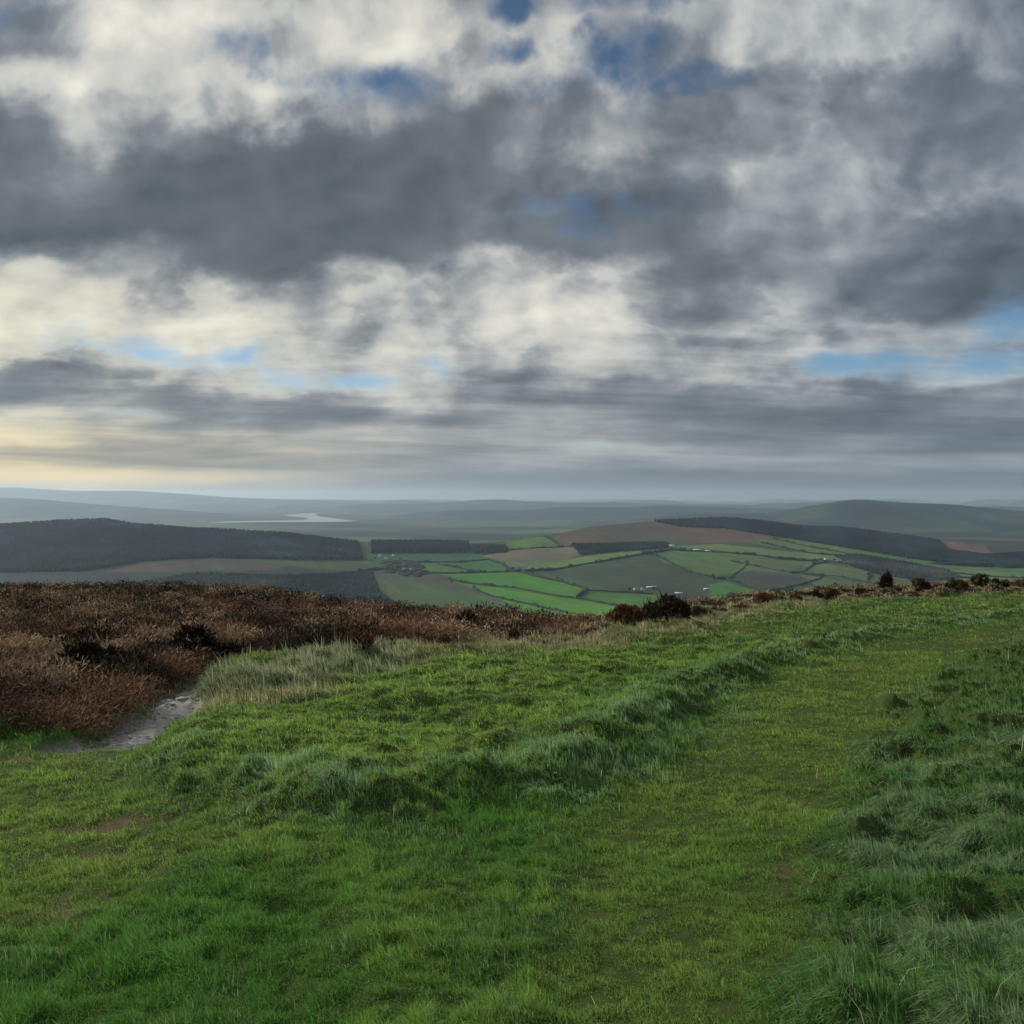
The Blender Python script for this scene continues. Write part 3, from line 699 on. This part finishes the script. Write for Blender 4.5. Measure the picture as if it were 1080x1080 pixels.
def gz(X, Y):
    up = samp(m_up, X, Y); he = samp(m_heath, X, Y); tk = samp(m_track, X, Y); ro = samp(m_rough, X, Y)
    pa = samp(m_path, X, Y); bk = samp(m_bank, X, Y); me_ = samp(m_mead, X, Y)
    z = -H0 - SL * Y
    z = z + .17 * up * (1 - .5 * he) * (1 - .95 * sst(9, 22, Y))
    z = z - he * (.10 + .40 * sst(14, 26, Y) * sst(.30, .06, X / np.maximum(Y, 1)))
    z = z + bk * (.02 + .10 * bumps(X, Y, .24, 91) + .05 * bumps(X, Y, .11, 191))
    lawn = up * (1 - he) * (1 - bk)
    z = z + lawn * (.09 * (bumps(X, Y, 1.1, 92) - .6) + .07 * (bumps(X, Y, .33, 93) - .5) + .02 * bumps(X, Y, .12, 293))
    z = z + ro * (-.04 + .11 * (bumps(X, Y, .34, 94) - .2) + .08 * bumps(X, Y, .15, 95))
    rest = (1 - up) * (1 - ro) * (1 - pa) * (1 - bk)
    z = z + rest * (.045 * (bumps(X, Y, .6, 96) - .3) + .030 * (bumps(X, Y, .24, 196) - .3) * (1 - .55 * me_))
    z = z + samp(m_straw, X, Y) * .20 * (bumps(X, Y, .7, 292) - .3)
    z = z + pa * (.018 * bumps(X, Y, .4, 98) + .006 * bumps(X, Y, .12, 198) - .03)
    z = z + he * (.28 * bumps(X, Y, .65, 99) + .10 * bumps(X, Y, 2.6, 100))
    z = z - tk * .14 + tk * .05 * bumps(X, Y, .25, 101)
    z = z + samp(m_mound, X, Y) * (.06 + .16 * bumps(X, Y, .3, 391))
    z = z - .03 * samp(m_earth, X, Y)
    z = z + (fbm(X / 9, Y / 9, 50, 2) - .5) * .25 * sst(8, 20, Y)
    r0 = Y; De = np.interp(X / np.maximum(Y, .5), edge_u, edge_D)
    t = np.clip(r0 - De, 0, None)
    z = z - .36 * t * t / (t + 14) * 1.0
    return np.maximum(z, ZL - 15)

M_gnd = mat_tint('hilltop_soil_and_turf', 14, .30, .95, .05, 0, .6, 40)
C_turf = np.array((.034, .050, .014)); C_dirt = np.array((.075, .050, .032)); C_heathsoil = np.array((.018, .012, .008)); C_track = np.array((.25, .23, .21))
def ground_patch(name, uu, yy_):
    U, Yg = np.meshgrid(uu, yy_); X = U * np.maximum(Yg, 4.0); Z = gz(X, Yg)
    c = np.zeros(X.shape + (3,)); c[:] = C_turf
    he = samp(m_heath, X, Yg)[..., None]; tk = samp(m_track, X, Yg)[..., None]; ea = samp(m_earth, X, Yg)[..., None]
    far = sst(50, 90, Yg)[..., None]
    c = c * (1 - he) + C_heathsoil * he
    c = c * (1 - ea) + C_dirt * ea
    sil = vn(X / .5, Yg / .16, 33)[..., None]
    c = c * (1 - tk) + C_track * (.75 + .4 * sil) * tk
    c = c * (1 - far) + np.array((.03, .04, .02)) * far
    return grid_mesh(name, np.stack([X, Yg, Z], -1), M_gnd, c)
ua = np.concatenate([np.linspace(-1.3, -.72, 60)[:-1], np.linspace(-.72, .72, 760), np.linspace(.72, 1.3, 60)[1:]])
ya = np.concatenate([np.geomspace(2.0, 62, 620)[:-1], np.geomspace(62, 1900, 90)])
hill_o = ground_patch('hilltop_ground', ua, ya); tag(hill_o, kind='structure')
bx_, by_ = np.meshgrid(np.linspace(-60, 60, 40), np.linspace(-60, 2.0, 30))
# behind the camera: plain turf falling away
bz = -H0 - SL * 2.0 - .02 * (2 - by_) - .004 * np.maximum(0, np.hypot(bx_, by_) - 6) ** 1.6
c = np.zeros(bx_.shape + (3,)); c[:] = C_turf
tag(grid_mesh('hilltop_ground', np.stack([bx_, by_, bz - .05], -1), M_gnd, c), kind='structure')

# ------------------------------------------------------------------ blades
def blade_mesh(name, X, Y, h, wd, ang, lean, col_b, col_t, mat, segs2=True, zoff=0.0, curl=1.0):
    """X,Y roots; h length; wd width; ang lean azimuth; lean 0..1.4 rad at the tip"""
    n_ = len(X); Z = gz(X, Y) - .003 + zoff
    fa = rng.uniform(0, math.pi, n_)                     # facing
    wx, wy = np.cos(fa) * wd / 2, np.sin(fa) * wd / 2
    dx_, dy_ = np.cos(ang), np.sin(ang)
    def at(s, l): return X + dx_ * h * s * np.sin(l), Y + dy_ * h * s * np.sin(l), Z + h * s * np.cos(l)
    if segs2:
        m1 = at(.5, lean * .55); e1 = at(1.0, lean)
        # tip continues from the middle, more bent
        tx_, ty_, tz_ = m1[0] + dx_ * h * .55 * np.sin(lean * 1.35 * curl), m1[1] + dy_ * h * .55 * np.sin(lean * 1.35 * curl), m1[2] + h * .55 * np.cos(lean * 1.35 * curl)
        V = np.stack([np.stack([X - wx, Y - wy, Z], -1), np.stack([X + wx, Y + wy, Z], -1),
                      np.stack([m1[0] - wx * .75, m1[1] - wy * .75, m1[2]], -1), np.stack([m1[0] + wx * .75, m1[1] + wy * .75, m1[2]], -1),
                      np.stack([tx_, ty_, tz_], -1)], 1)
        b0 = (np.arange(n_) * 5)[:, None]
        q = (np.array([[0, 1, 3, 2]]) + b0); t = (np.array([[2, 3, 4]]) + b0)
        flat_ = np.concatenate([q, t], 1).ravel(); sz = np.tile([4, 3], n_)
        w_ = np.array([0, 0, .5, .5, 1.0])
    else:
        e1 = at(1.0, lean)
        V = np.stack([np.stack([X - wx, Y - wy, Z], -1), np.stack([X + wx, Y + wy, Z], -1), np.stack(e1, -1)], 1)
        flat_ = np.arange(n_ * 3); sz = np.full(n_, 3); w_ = np.array([0, 0, 1.0])
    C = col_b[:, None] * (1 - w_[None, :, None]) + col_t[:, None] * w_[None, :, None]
    return V.reshape(-1, 3), flat_, sz, C.reshape(-1, 3)
def join(parts):
    V = []; Fl = []; S = []; C = []; o = 0
    for v, f, s, c in parts: V.append(v); Fl.append(f + o); S.append(s); C.append(c); o += len(v)
    return np.concatenate(V), np.concatenate(Fl), np.concatenate(S), np.concatenate(C)
def scatter(n_, r0, r1, umax=.70):
    r = np.exp(rng.uniform(math.log(r0), math.log(r1), n_)); u = rng.uniform(-umax, umax, n_)
    return u * r, r
M_grass = mat_tint('grass_blades', 0, 0, .6, .12, .42)
M_heather = mat_tint('heather_twigs', 0, 0, .9, .08, .10)
WIND = math.radians(172)          # blades lean to the left

def edge_cut(X, Y, extra=4): return Y < np.interp(X / Y, edge_u, edge_D) + extra

def make_turf():
    parts = []
    for (r0, r1, n_, two) in ((2.5, 7.0, 980000, True), (7.0, 16, 560000, True), (16, 60, 420000, False)):
        X, Y = scatter(n_, r0, r1, .88 if r0 < 5 else .74)
        he = samp(m_heath, X, Y); tk = samp(m_track, X, Y); ro = samp(m_rough, X, Y); ea = samp(m_earth, X, Y)
        pa = samp(m_path, X, Y); bk = samp(m_bank, X, Y); st = samp(m_straw, X, Y); up = samp(m_up, X, Y); me_ = samp(m_mead, X, Y)
        u_ = rng.random(n_)
        keep = edge_cut(X, Y) & (u_ > np.clip(he * 1.2, 0, 1)) & (u_ > np.clip(tk * 1.1 - .03, 0, 1)) & (u_ > np.clip(ea * 1.15, 0, .97)) & (u_ > np.clip(ro * 1.3, 0, .8))
        keep &= ~((bk > .45) & (u_ < .5))
        X, Y, pa, bk, st, up, me_, ro = [q[keep] for q in (X, Y, pa, bk, st, up, me_, ro)]; n_ = len(X)
        cl = fbm(X / .35, Y / .35, 131, 3); cl2 = fbm(X / 1.4, Y / 1.4, 132, 3)
        h = (.028 + .030 * sst(.4, .7, cl)) * (1 - .38 * pa - .2 * me_) 
        h = h * (1 - .18 * up)
        h = h * (.45 + 1.1 * sst(.25, .75, vn(X / .075, Y / .075, 141)))
        h = h * (1 + np.clip(Y - 6, 0, 40) * .03) * rng.uniform(.55, 1.35, n_)
        wd = np.maximum(.0030, .00070 * Y) * rng.uniform(.7, 1.3, n_)
        ang = WIND + rng.normal(0, 1.1, n_); lean = np.clip(rng.normal(.9, .35, n_), .0, 1.5)
        # colours
        fresh = np.array((.228, .345, .070)); deep = np.array((.088, .215, .036)); olive = np.array((.205, .290, .062)); straw = np.array((.21, .18, .075))
        k = np.clip(sst(.35, .65, cl2) * .5 + up * .75 + me_ * .25, 0, 1)[:, None]
        c_ = deep * (1 - k) + fresh * k
        ol = np.clip((pa * .68 + me_ * .45) * (.45 + .9 * fbm(X / .7, Y / .7, 133, 3)), 0, 1)[:, None]
        c_ = c_ * (1 - ol) + olive * ol
        dry = (rng.random(n_) < (.035 + .06 * pa + .08 * me_ + .55 * st))[:, None]
        c_ = np.where(dry, straw * .75, c_)
        c_ = c_ * rng.uniform(.5, 1.55, (n_, 1)) * (.75 + .5 * cl[:, None])
        parts.append(blade_mesh('', X, Y, h, wd, ang, lean, c_ * .85, c_ * 1.1, None, two))  # shade among the roots painted in: blade foot darker, tip lighter
    V, f, s, C = join(parts)
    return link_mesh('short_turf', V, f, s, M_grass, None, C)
tag(make_turf(), 'short green turf of the trodden path and meadow', 'grass', None, 'stuff')

def tufts(n_t, per, r0, r1, mfun, hfun, cfun, two=True, umax=.70, spread=.06, wmin=.0035, wk=.00075, lean_m=1.0, lean_s=.3, wind=.8, fan=.75):
    """clumps of long leaves fanning from shared roots"""
    X, Y = scatter(n_t, r0, r1, umax); m_ = mfun(X, Y); keep = (rng.random(n_t) < m_) & edge_cut(X, Y, 3); X, Y = X[keep], Y[keep]; n_t = len(X)
    hh = hfun(X, Y) * rng.uniform(.7, 1.25, n_t); lc = rng.uniform(.7, 1.3, n_t)
    ct = cfun(X, Y, n_t) * rng.uniform(.7, 1.3, (n_t, 1))
    windd = WIND + rng.normal(0, .5, n_t)
    rep = lambda q: np.repeat(q, per, 0)
    X, Y, hh, ct, lc, windd = rep(X), rep(Y), rep(hh), rep(ct), rep(lc), rep(windd); n_ = len(X)
    sp = spread * (1 + Y * .05)
    a = rng.uniform(0, 2 * math.pi, n_); q = np.sqrt(rng.random(n_))
    X = X + np.cos(a) * q * sp; Y = Y + np.sin(a) * q * sp
    h = hh * rng.uniform(.55, 1.15, n_)
    # direction: outwards plus wind
    vx = np.cos(a) * fan + np.cos(windd) * wind; vy = np.sin(a) * fan + np.sin(windd) * wind
    ang = np.arctan2(vy, vx); lean = np.clip(lean_m * np.hypot(vx, vy) + rng.normal(0, lean_s, n_), .02, 1.5)
    wd = np.maximum(wmin, wk * Y) * rng.uniform(.7, 1.3, n_)
    c_ = ct * (lc * 1.0)[:, None] * rng.uniform(.65, 1.4, (n_, 1))
    pale = (rng.random(n_) < .22)[:, None]; c_ = np.where(pale, c_ * .4 + np.array((.26, .28, .17)) * .75, c_)
    return blade_mesh('', X, Y, h, wd, ang, lean, c_ * .75, c_ * 1.2, None, two)  # leaf colour carries painted shade: dark at the roots, lighter at the tips
glauc = np.array((.145, .250, .105)); midg = np.array((.062, .165, .030)); strawc = np.array((.30, .27, .145))
def c_rough(X, Y, n_):
    k = sst(.4, .62, fbm(X / .5, Y / .5, 201, 3))[:, None]; return glauc * k + midg * (1 - k)
def c_bank(X, Y, n_):
    k = sst(.3, .6, fbm(X / .4, Y / .4, 202, 3))[:, None]; return glauc * 1.35 * k + midg * (1 - k)
def make_long():
    P_ = []
    mr_ = lambda X, Y: samp(m_rough, X, Y) * (.12 + .88 * sst(.40, .56, fbm(X / .28, Y / .28, 203, 2)))
    P_.append(tufts(98000, 22, 2.3, 9, mr_, lambda X, Y: .045 + .065 * sst(.35, .7, fbm(X / .45, Y / .45, 204, 2)), c_rough, umax=.88, lean_m=1.25, wind=1.0))
    P_.append(tufts(36000, 16, 9, 50, mr_, lambda X, Y: .06 + .05 * sst(.35, .7, fbm(X / .45, Y / .45, 204, 2)), c_rough, False))
    mb_ = lambda X, Y: samp(m_bank, X, Y) ** .7 * (1 - samp(m_heath, X, Y)) * sst(.30, .55, fbm(X / .45, Y / .45, 205, 2) + .08)
    P_.append(tufts(60000, 16, 5, 30, mb_, lambda X, Y: .05 + .055 * sst(.35, .7, fbm(X / .5, Y / .5, 206, 2)), c_bank, True, spread=.05))
    # scattered tussocks: foreground, lawn
    def ms(X, Y):
        rest = (1 - samp(m_path, X, Y)) * (1 - samp(m_rough, X, Y)) * (1 - samp(m_heath, X, Y)) * (1 - samp(m_track, X, Y)) * (1 - .8 * samp(m_mead, X, Y)) * (1 - samp(m_earth, X, Y))
        up = samp(m_up, X, Y)
        return rest * (sst(.50, .60, fbm(X / .5, Y / .5, 207, 3)) * (.75 - .35 * up) + .03)
    P_.append(tufts(90000, 14, 2.6, 48, ms, lambda X, Y: .030 + .030 * rng.random(len(X)) + .0022 * Y, lambda X, Y, n_: np.tile(midg, (n_, 1)) * .95, True, spread=.03))
    # single bleached stems lying over
    nS = 420; X, Y = scatter(nS, 2.6, 14); k = (rng.random(nS) < samp(m_rough, X, Y) + .12) & (samp(m_heath, X, Y) < .3); X, Y = X[k], Y[k]; nS = len(X)
    c_ = np.tile(np.array((.42, .38, .24)), (nS, 1)) * rng.uniform(.6, 1.2, (nS, 1))
    P_.append(blade_mesh('', X, Y, rng.uniform(.08, .24, nS), np.maximum(.0028, .0006 * Y), rng.uniform(0, 6.28, nS), rng.uniform(.5, 1.4, nS), c_, c_, None, True, .02))
    return join(P_)
V, f, s, C = make_long()
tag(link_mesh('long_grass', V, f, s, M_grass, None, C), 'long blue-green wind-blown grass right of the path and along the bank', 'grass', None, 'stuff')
def c_straw(X, Y, n_): return np.tile(strawc, (n_, 1)) * (.6 + .8 * fbm(X / .8, Y / .8, 210, 2))[:, None] * (1 + (samp(m_heath, X, Y)[:, None] - .5) * .1)
P_ = [tufts(80000, 16, 8, 52, lambda X, Y: np.clip(samp(m_straw, X, Y) * 1.4, 0, 1) * np.clip(1 - 1.6 * samp(m_track, X, Y), 0, 1) * sst(.30, .46, fbm(X / .8, Y / .9, 211, 3)),
            lambda X, Y: .07 + .09 * rng.random(len(X)), c_straw, True, spread=.07, lean_m=.8),
      tufts(30000, 10, 9, 58, lambda X, Y: samp(m_heath, X, Y) * sst(.50, .62, fbm(X / 1.2, Y / 1.6, 212, 3)) * .45,
            lambda X, Y: .22 + .14 * rng.random(len(X)), lambda X, Y, n_: c_straw(X, Y, n_) * .7, False, spread=.12, lean_m=.7)]
P_.append(tufts(42000, 16, 8, 22, lambda X, Y: np.clip(samp(m_mound, X, Y) * 1.5, 0, 1) * (1 - samp(m_track, X, Y)), lambda X, Y: .12 + .10 * rng.random(len(X)),
    lambda X, Y, n_: np.tile(np.array((.25, .30, .16)), (n_, 1)) * (.6 + .8 * fbm(X / .3, Y / .3, 393, 2))[:, None], True, spread=.05, lean_m=1.0, wind=1.0))
# a few long dead stems in the rough grass
V, f, s, C = join(P_)
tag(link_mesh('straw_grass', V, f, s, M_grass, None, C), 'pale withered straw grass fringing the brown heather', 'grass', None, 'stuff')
# single bleached seed stems
st_pts = [(2.25 + .0, 4.6), (1.75, 3.6), (1.95, 4.0), (2.6, 5.4), (1.35, 3.3), (2.2, 6.5), (3.2, 6.0), (1.6, 5.9)]

# ------------------------------------------------------------------ heather
def make_heather():
    parts = []
    for (r0, r1, nb, per, two) in ((8.5, 20, 8500, 80, False), (20, 62, 9000, 60, False)):
        X, Y = scatter(nb * 3, r0, r1, .75)
        k = (rng.random(len(X)) < samp(m_heath, X, Y) * 1.1) & edge_cut(X, Y, 6) & (samp(m_track, X, Y) < .25) & ((samp(m_straw, X, Y) < .55) | (rng.random(len(X)) < .25)); X, Y = X[k][:nb], Y[k][:nb]; n_ = len(X)
        size = (.15 + .20 * rng.random(n_)) * (1 + .3 * sst(.4, .7, fbm(X / 2, Y / 2, 301, 2))) * (1 + Y * .006) * (1 - .35 * sst(.12, .25, X / Y))
        dark = fbm(X / 1.6, Y / 2.2, 302, 3)
        c0 = np.array((.022, .014, .010)); c1 = np.array((.160, .086, .050)); c2 = np.array((.27, .185, .115)); c3 = np.array((.020, .028, .011))
        kk = sst(.34, .58, dark)[:, None]; cc = c0 * (1 - kk) + c1 * kk
        k2 = sst(.52, .62, fbm(X / .8, Y / 1.2, 303, 3))[:, None]; cc = cc * (1 - k2) + c2 * k2
        gr = (rng.random(n_) < .05 + .35 * sst(32, 48, Y) * (X < -4))[:, None]; cc = np.where(gr, c3, cc)
        cc = cc * rng.uniform(.6, 1.25, (n_, 1)) * (.18 + 1.0 * sst(.38, .56, fbm(X / .8, Y / 1.2, 309, 3)))[:, None]
        rep = lambda q: np.repeat(q, per, 0)
        bx, by, sz_, cb = rep(X), rep(Y), rep(size), rep(cc); m_ = len(bx)
        # twig roots spread through a dome, tips pointing outward and up
        a = rng.uniform(0, 2 * math.pi, m_); el = np.arcsin(rng.uniform(.05, 1, m_)); rr = sz_ * rng.uniform(.3, 1.0, m_)
        ox, oy, oz = np.cos(a) * np.cos(el) * rr * 1.35, np.sin(a) * np.cos(el) * rr * 1.35, np.sin(el) * rr * .8
        zb = rep(gz(X, Y)) 
        L_ = sz_ * rng.uniform(.10, .24, m_); wd = np.maximum(.010, .0011 * by) * rng.uniform(.6, 1.3, m_)
        tx_ = np.cos(a) * np.cos(el) * .7 + rng.normal(0, .6, m_); ty_ = np.sin(a) * np.cos(el) * .7 + rng.normal(0, .6, m_); tz_ = np.sin(el) * .5 + .15 + rng.normal(0, .35, m_)
        l = np.sqrt(tx_ ** 2 + ty_ ** 2 + tz_ ** 2); tx_, ty_, tz_ = tx_ / l * L_, ty_ / l * L_, tz_ / l * L_
        fa = rng.uniform(0, math.pi, m_); wx, wy = np.cos(fa) * wd / 2, np.sin(fa) * wd / 2
        px_, py_, pz_ = bx + ox, by + oy, zb + oz
        V = np.stack([np.stack([px_ - wx, py_ - wy, pz_], -1), np.stack([px_ + wx, py_ + wy, pz_], -1),
                      np.stack([px_ + tx_ * .6 + wx * .9, py_ + ty_ * .6 + wy * .9, pz_ + tz_ * .6], -1),
                      np.stack([px_ + tx_, py_ + ty_, pz_ + tz_], -1),
                      np.stack([px_ + tx_ * .6 - wx * .9, py_ + ty_ * .6 - wy * .9, pz_ + tz_ * .6], -1)], 1)
        cb = cb * rng.uniform(.8, 1.25, (m_, 1)); C = np.repeat(cb[:, None], 5, 1); C[:, :2] *= .85; C[:, 2:] *= 1.1  # twig bases darkened and tips lightened, shade put into the colour
        fl = (np.array([[0, 1, 2, 3, 4]]) + (np.arange(m_) * 5)[:, None]).ravel()
        parts.append((V.reshape(-1, 3), fl, np.full(m_, 5), C.reshape(-1, 3)))
    return join(parts)
V, f, s, C = make_heather()
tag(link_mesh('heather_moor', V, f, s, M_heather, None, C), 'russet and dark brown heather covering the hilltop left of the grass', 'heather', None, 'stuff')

# ------------------------------------------------------------------ gorse and heather bushes on the skyline
M_gorse = mat_tint('gorse_spines', 0, 0, .9, .08, .08)
M_stem = mat_flat('bush_stem', (.045, .032, .022), .9, .1, 8, .3)
def bush(px, Y, wpx, hpx, label, colr=(.018, .016, .009), seed=0, ragged=.3, name='gorse_bush', n_=2600, cat='bush', grp='dark bushes along the hilltop edge'):
    r_ = np.random.default_rng(seed + 500)
    u, _dd = ray(px, 640); X = float(u) * Y; w2 = wpx / F * Y / 2; hh = hpx / F * Y
    z = float(gz(np.array([X]), np.array([float(Y)]))[0])
    t = empty(name, (X, Y, z - .03))
    # several lobes
    nl = 4 + int(r_.integers(0, 4)); lob = []
    for k in range(nl):
        lob.append((r_.uniform(-.75, .75) * w2, r_.uniform(-.4, .4) * w2, r_.uniform(.15, .62) * hh, r_.uniform(.25, .5) * w2, r_.uniform(.22, .42) * hh))
    lob.append((0, 0, hh * .22, w2 * .85, hh * .28)); lob.append((r_.uniform(-.35, .35) * w2, 0, hh * .6, w2 * .34, hh * .40))
    lob = np.array(lob); k = r_.integers(0, len(lob), n_)
    d = r_.normal(0, 1, (n_, 3)); d /= np.linalg.norm(d, axis=1)[:, None]; rad = r_.uniform(.35, 1.0, n_) ** .6
    c = np.stack([lob[k, 0], lob[k, 1], lob[k, 2]], -1) + d * np.stack([lob[k, 3], lob[k, 3], lob[k, 4]], -1) * rad[:, None]
    c[:, 2] = np.maximum(c[:, 2], .02)
    L_ = (hh * r_.uniform(.07, .16, n_) * (1 + ragged * 6 * (r_.random(n_) < .07)))[:, None]
    dr = d * .8 + np.array([.05, 0, .55]) + r_.normal(0, .4, (n_, 3)); dr /= np.linalg.norm(dr, axis=1)[:, None]
    sd_ = np.cross(dr, r_.normal(0, 1, (n_, 3))); sd_ /= np.linalg.norm(sd_, axis=1)[:, None]; sd_ *= (hh * .025 + .006)
    V = np.stack([c - sd_, c + sd_, c + dr * L_], 1)
    col_ = np.array(colr)[None] * r_.uniform(.5, 1.6, (n_, 1)) * np.stack([r_.uniform(.8, 1.4, n_), np.ones(n_), np.ones(n_)], -1)
    fo = link_mesh('foliage', V.reshape(-1, 3), np.arange(n_ * 3), np.full(n_, 3), M_gorse, t, np.repeat(col_, 3, 0))
    for q in range(3):
        m = MB(); a = r_.uniform(0, 6.28); tx_, ty_ = math.cos(a) * w2 * .4, math.sin(a) * w2 * .4; r0 = .012 + hh * .02
        m.add([(r0*math.cos(k*1.2566), r0*math.sin(k*1.2566), 0) for k in range(5)] + [(tx_*.5+r0*.7*math.cos(k*1.2566), ty_*.5+r0*.7*math.sin(k*1.2566), hh*.35) for k in range(5)] + [(tx_+r0*.3*math.cos(k*1.2566), ty_+r0*.3*math.sin(k*1.2566), hh*.75) for k in range(5)],
              [(k, (k+1) % 5, 5+(k+1) % 5, 5+k) for k in range(5)] + [(5+k, 5+(k+1) % 5, 10+(k+1) % 5, 10+k) for k in range(5)])
        m.build('stem', M_stem, t)
    return tag(t, label, cat, grp)
bk = (.015, .012, .009); dk = (.036, .029, .017); br = (.095, .052, .030); gn = (.036, .046, .018)
BUSHES = [
 (698, 21.5, 66, 30, 'widest dark gorse mound where the heather meets the rising lawn', dk),
 (662, 21.0, 42, 19, 'low rounded brown bush just left of the widest dark gorse mound', br),
 (738, 24.5, 26, 12, 'low dark bush just right of the widest gorse mound', dk),
 (756, 26.5, 24, 12, 'flat-topped dark bush in the middle of the descending line', dk),
 (782, 28, 22, 10, 'small brown bush halfway between the big mound and the pointed bush', br),
 (806, 31, 24, 13, 'russet tuft of heather left of the two paired dark bushes', br),
 (860, 34, 15, 15, 'upright dark bush, left one of the close pair', dk),
 (877, 35, 18, 13, 'browner rounded bush, right one of the close pair', br),
 (838, 32.5, 18, 10, 'faint brown tuft against the grey valley field', br),
 (912, 38, 26, 10, 'low dark spreading bush left of the tallest pointed one', dk),
 (935, 38.5, 13, 19, 'tallest narrow dark bush pointing up from the crest', dk),
 (950, 39, 22, 8, 'low dark hummock right of the tallest pointed bush', dk),
 (970, 39.5, 20, 12, 'rounded dark bush alone right of the pointed one', dk),
 (988, 40.5, 16, 11, 'small brown bush left of the forked one', br),
 (1003, 41, 14, 18, 'forked spiky bush with thin upright twigs', gn),
 (1015, 42, 10, 12, 'thin twiggy sprig right of the forked bush', br),
 (1038, 43, 26, 15, 'broad dark bush second from the right end', dk),
 (1060, 44, 14, 13, 'upright dark bush near the right end of the line', dk),
 (1076, 44.5, 22, 13, 'brown bush at the right end of the line', br),
 (500, 18.0, 56, 30, 'large black-brown heather mound standing proud in the middle of the moor', dk),
 (540, 16.6, 34, 20, 'small dark hummock in the straw grass right of the large mound', dk),
 (474, 15.8, 42, 20, 'long low brown hummock in front of the large mound', br),
 (372, 13.4, 40, 22, 'dark brown heather clump set in the pale tussocks', br),
 (326, 14.4, 34, 26, 'dark grass-skirted clump at the head of the pale bank', dk),
 (212, 13.7, 120, 46, 'black heather overhanging the stony track', bk),
 (104, 11.6, 110, 44, 'dark heather hump at the left side of the stony track', bk),
 (86, 47, 34, 9, 'green-black gorse on the far left skyline', gn),
 (205, 46, 30, 8, 'low green gorse on the skyline above the moor', gn),
 (262, 43, 40, 9, 'yellow-green gorse at the end of the left skyline', (.045, .052, .012)),
 (300, 40, 26, 7, 'olive gorse tailing off right of the yellow-green one', (.030, .034, .012)),
 (430, 30, 22, 8, 'low dark hump on the skyline above the middle of the moor', dk),
 (610, 24, 14, 12, 'tiny upright dark twig bush on the brown skyline', br),
 (642, 23.6, 7, 14, 'single thin upright twig above the straw grass', dk),
]
for i, (a, b, c_, d_, lb, cl) in enumerate(BUSHES):
    bush(a, b, c_, d_, lb, cl, i, ragged=.3 if d_ > 9 else .15, n_=4200 if c_ > 40 else 2200, name='gorse_bush' if cl in (dk, gn) or cl[1] > .03 else 'heather_bush')

# ------------------------------------------------------------------ stones on the track
M_stone = mat_flat('grey_stone', (.22, .21, .19), .8, .2, 6, .35)
vs, fs = [], []
r_ = np.random.default_rng(77)
for k in range(150):
    while True:
        px, py = r_.uniform(80, 300), r_.uniform(682, 781)
        X, Y = [float(v) for v in G(px, py)]
        if samp(m_track, np.array([X]), np.array([Y]))[0] > .6: break
    z = float(gz(np.array([X]), np.array([Y]))[0]); s = r_.uniform(.012, .036) * (1.6 if r_.random() < .1 else 1)
    ax, ay, az_ = s * r_.uniform(.8, 1.6), s * r_.uniform(.6, 1.2), s * r_.uniform(.25, .5); o = len(vs)
    for (fz, fr) in ((-1, .7), (.1, 1.0), (.75, .7)):
        for q in range(6):
            a = q * math.pi / 3 + r_.uniform(-.25, .25); vs.append((X + ax * fr * math.cos(a), Y + ay * fr * math.sin(a), z + az_ * fz))
    fs += [(o + i * 6 + q, o + i * 6 + (q + 1) % 6, o + (i + 1) * 6 + (q + 1) % 6, o + (i + 1) * 6 + q) for i in range(2) for q in range(6)] + [tuple(o + 12 + q for q in range(6))]
tag(link_mesh('track_gravel', np.array(vs), np.array([i for f_ in fs for i in f_]), [len(f_) for f_ in fs], M_stone), 'loose grey stones on the worn track', 'gravel', None, 'stuff')

# ------------------------------------------------------------------ haze
hm = bpy.data.materials.new('haze_air'); hm.use_nodes = True; hn = N(hm.node_tree); hn.t.nodes.clear()
ho = hn.new('ShaderNodeOutputMaterial'); pvn = hn.new('ShaderNodeVolumePrincipled')
pvn.inputs['Color'].default_value = (.52, .68, .86, 1); pvn.inputs['Absorption Color'].default_value = (.2, .2, .2, 1); pvn.inputs['Density'].default_value = 4.2e-5; pvn.inputs['Anisotropy'].default_value = .5
hn.lk(pvn.outputs[0], ho.inputs['Volume'])
m = MB(); m.box(-56000, 56000, -200, 47000, ZL - 30, 300)
hz_o = m.build('haze', hm); tag(hz_o, 'thin blue-grey haze over the valley and far hills', 'haze', None, 'stuff')
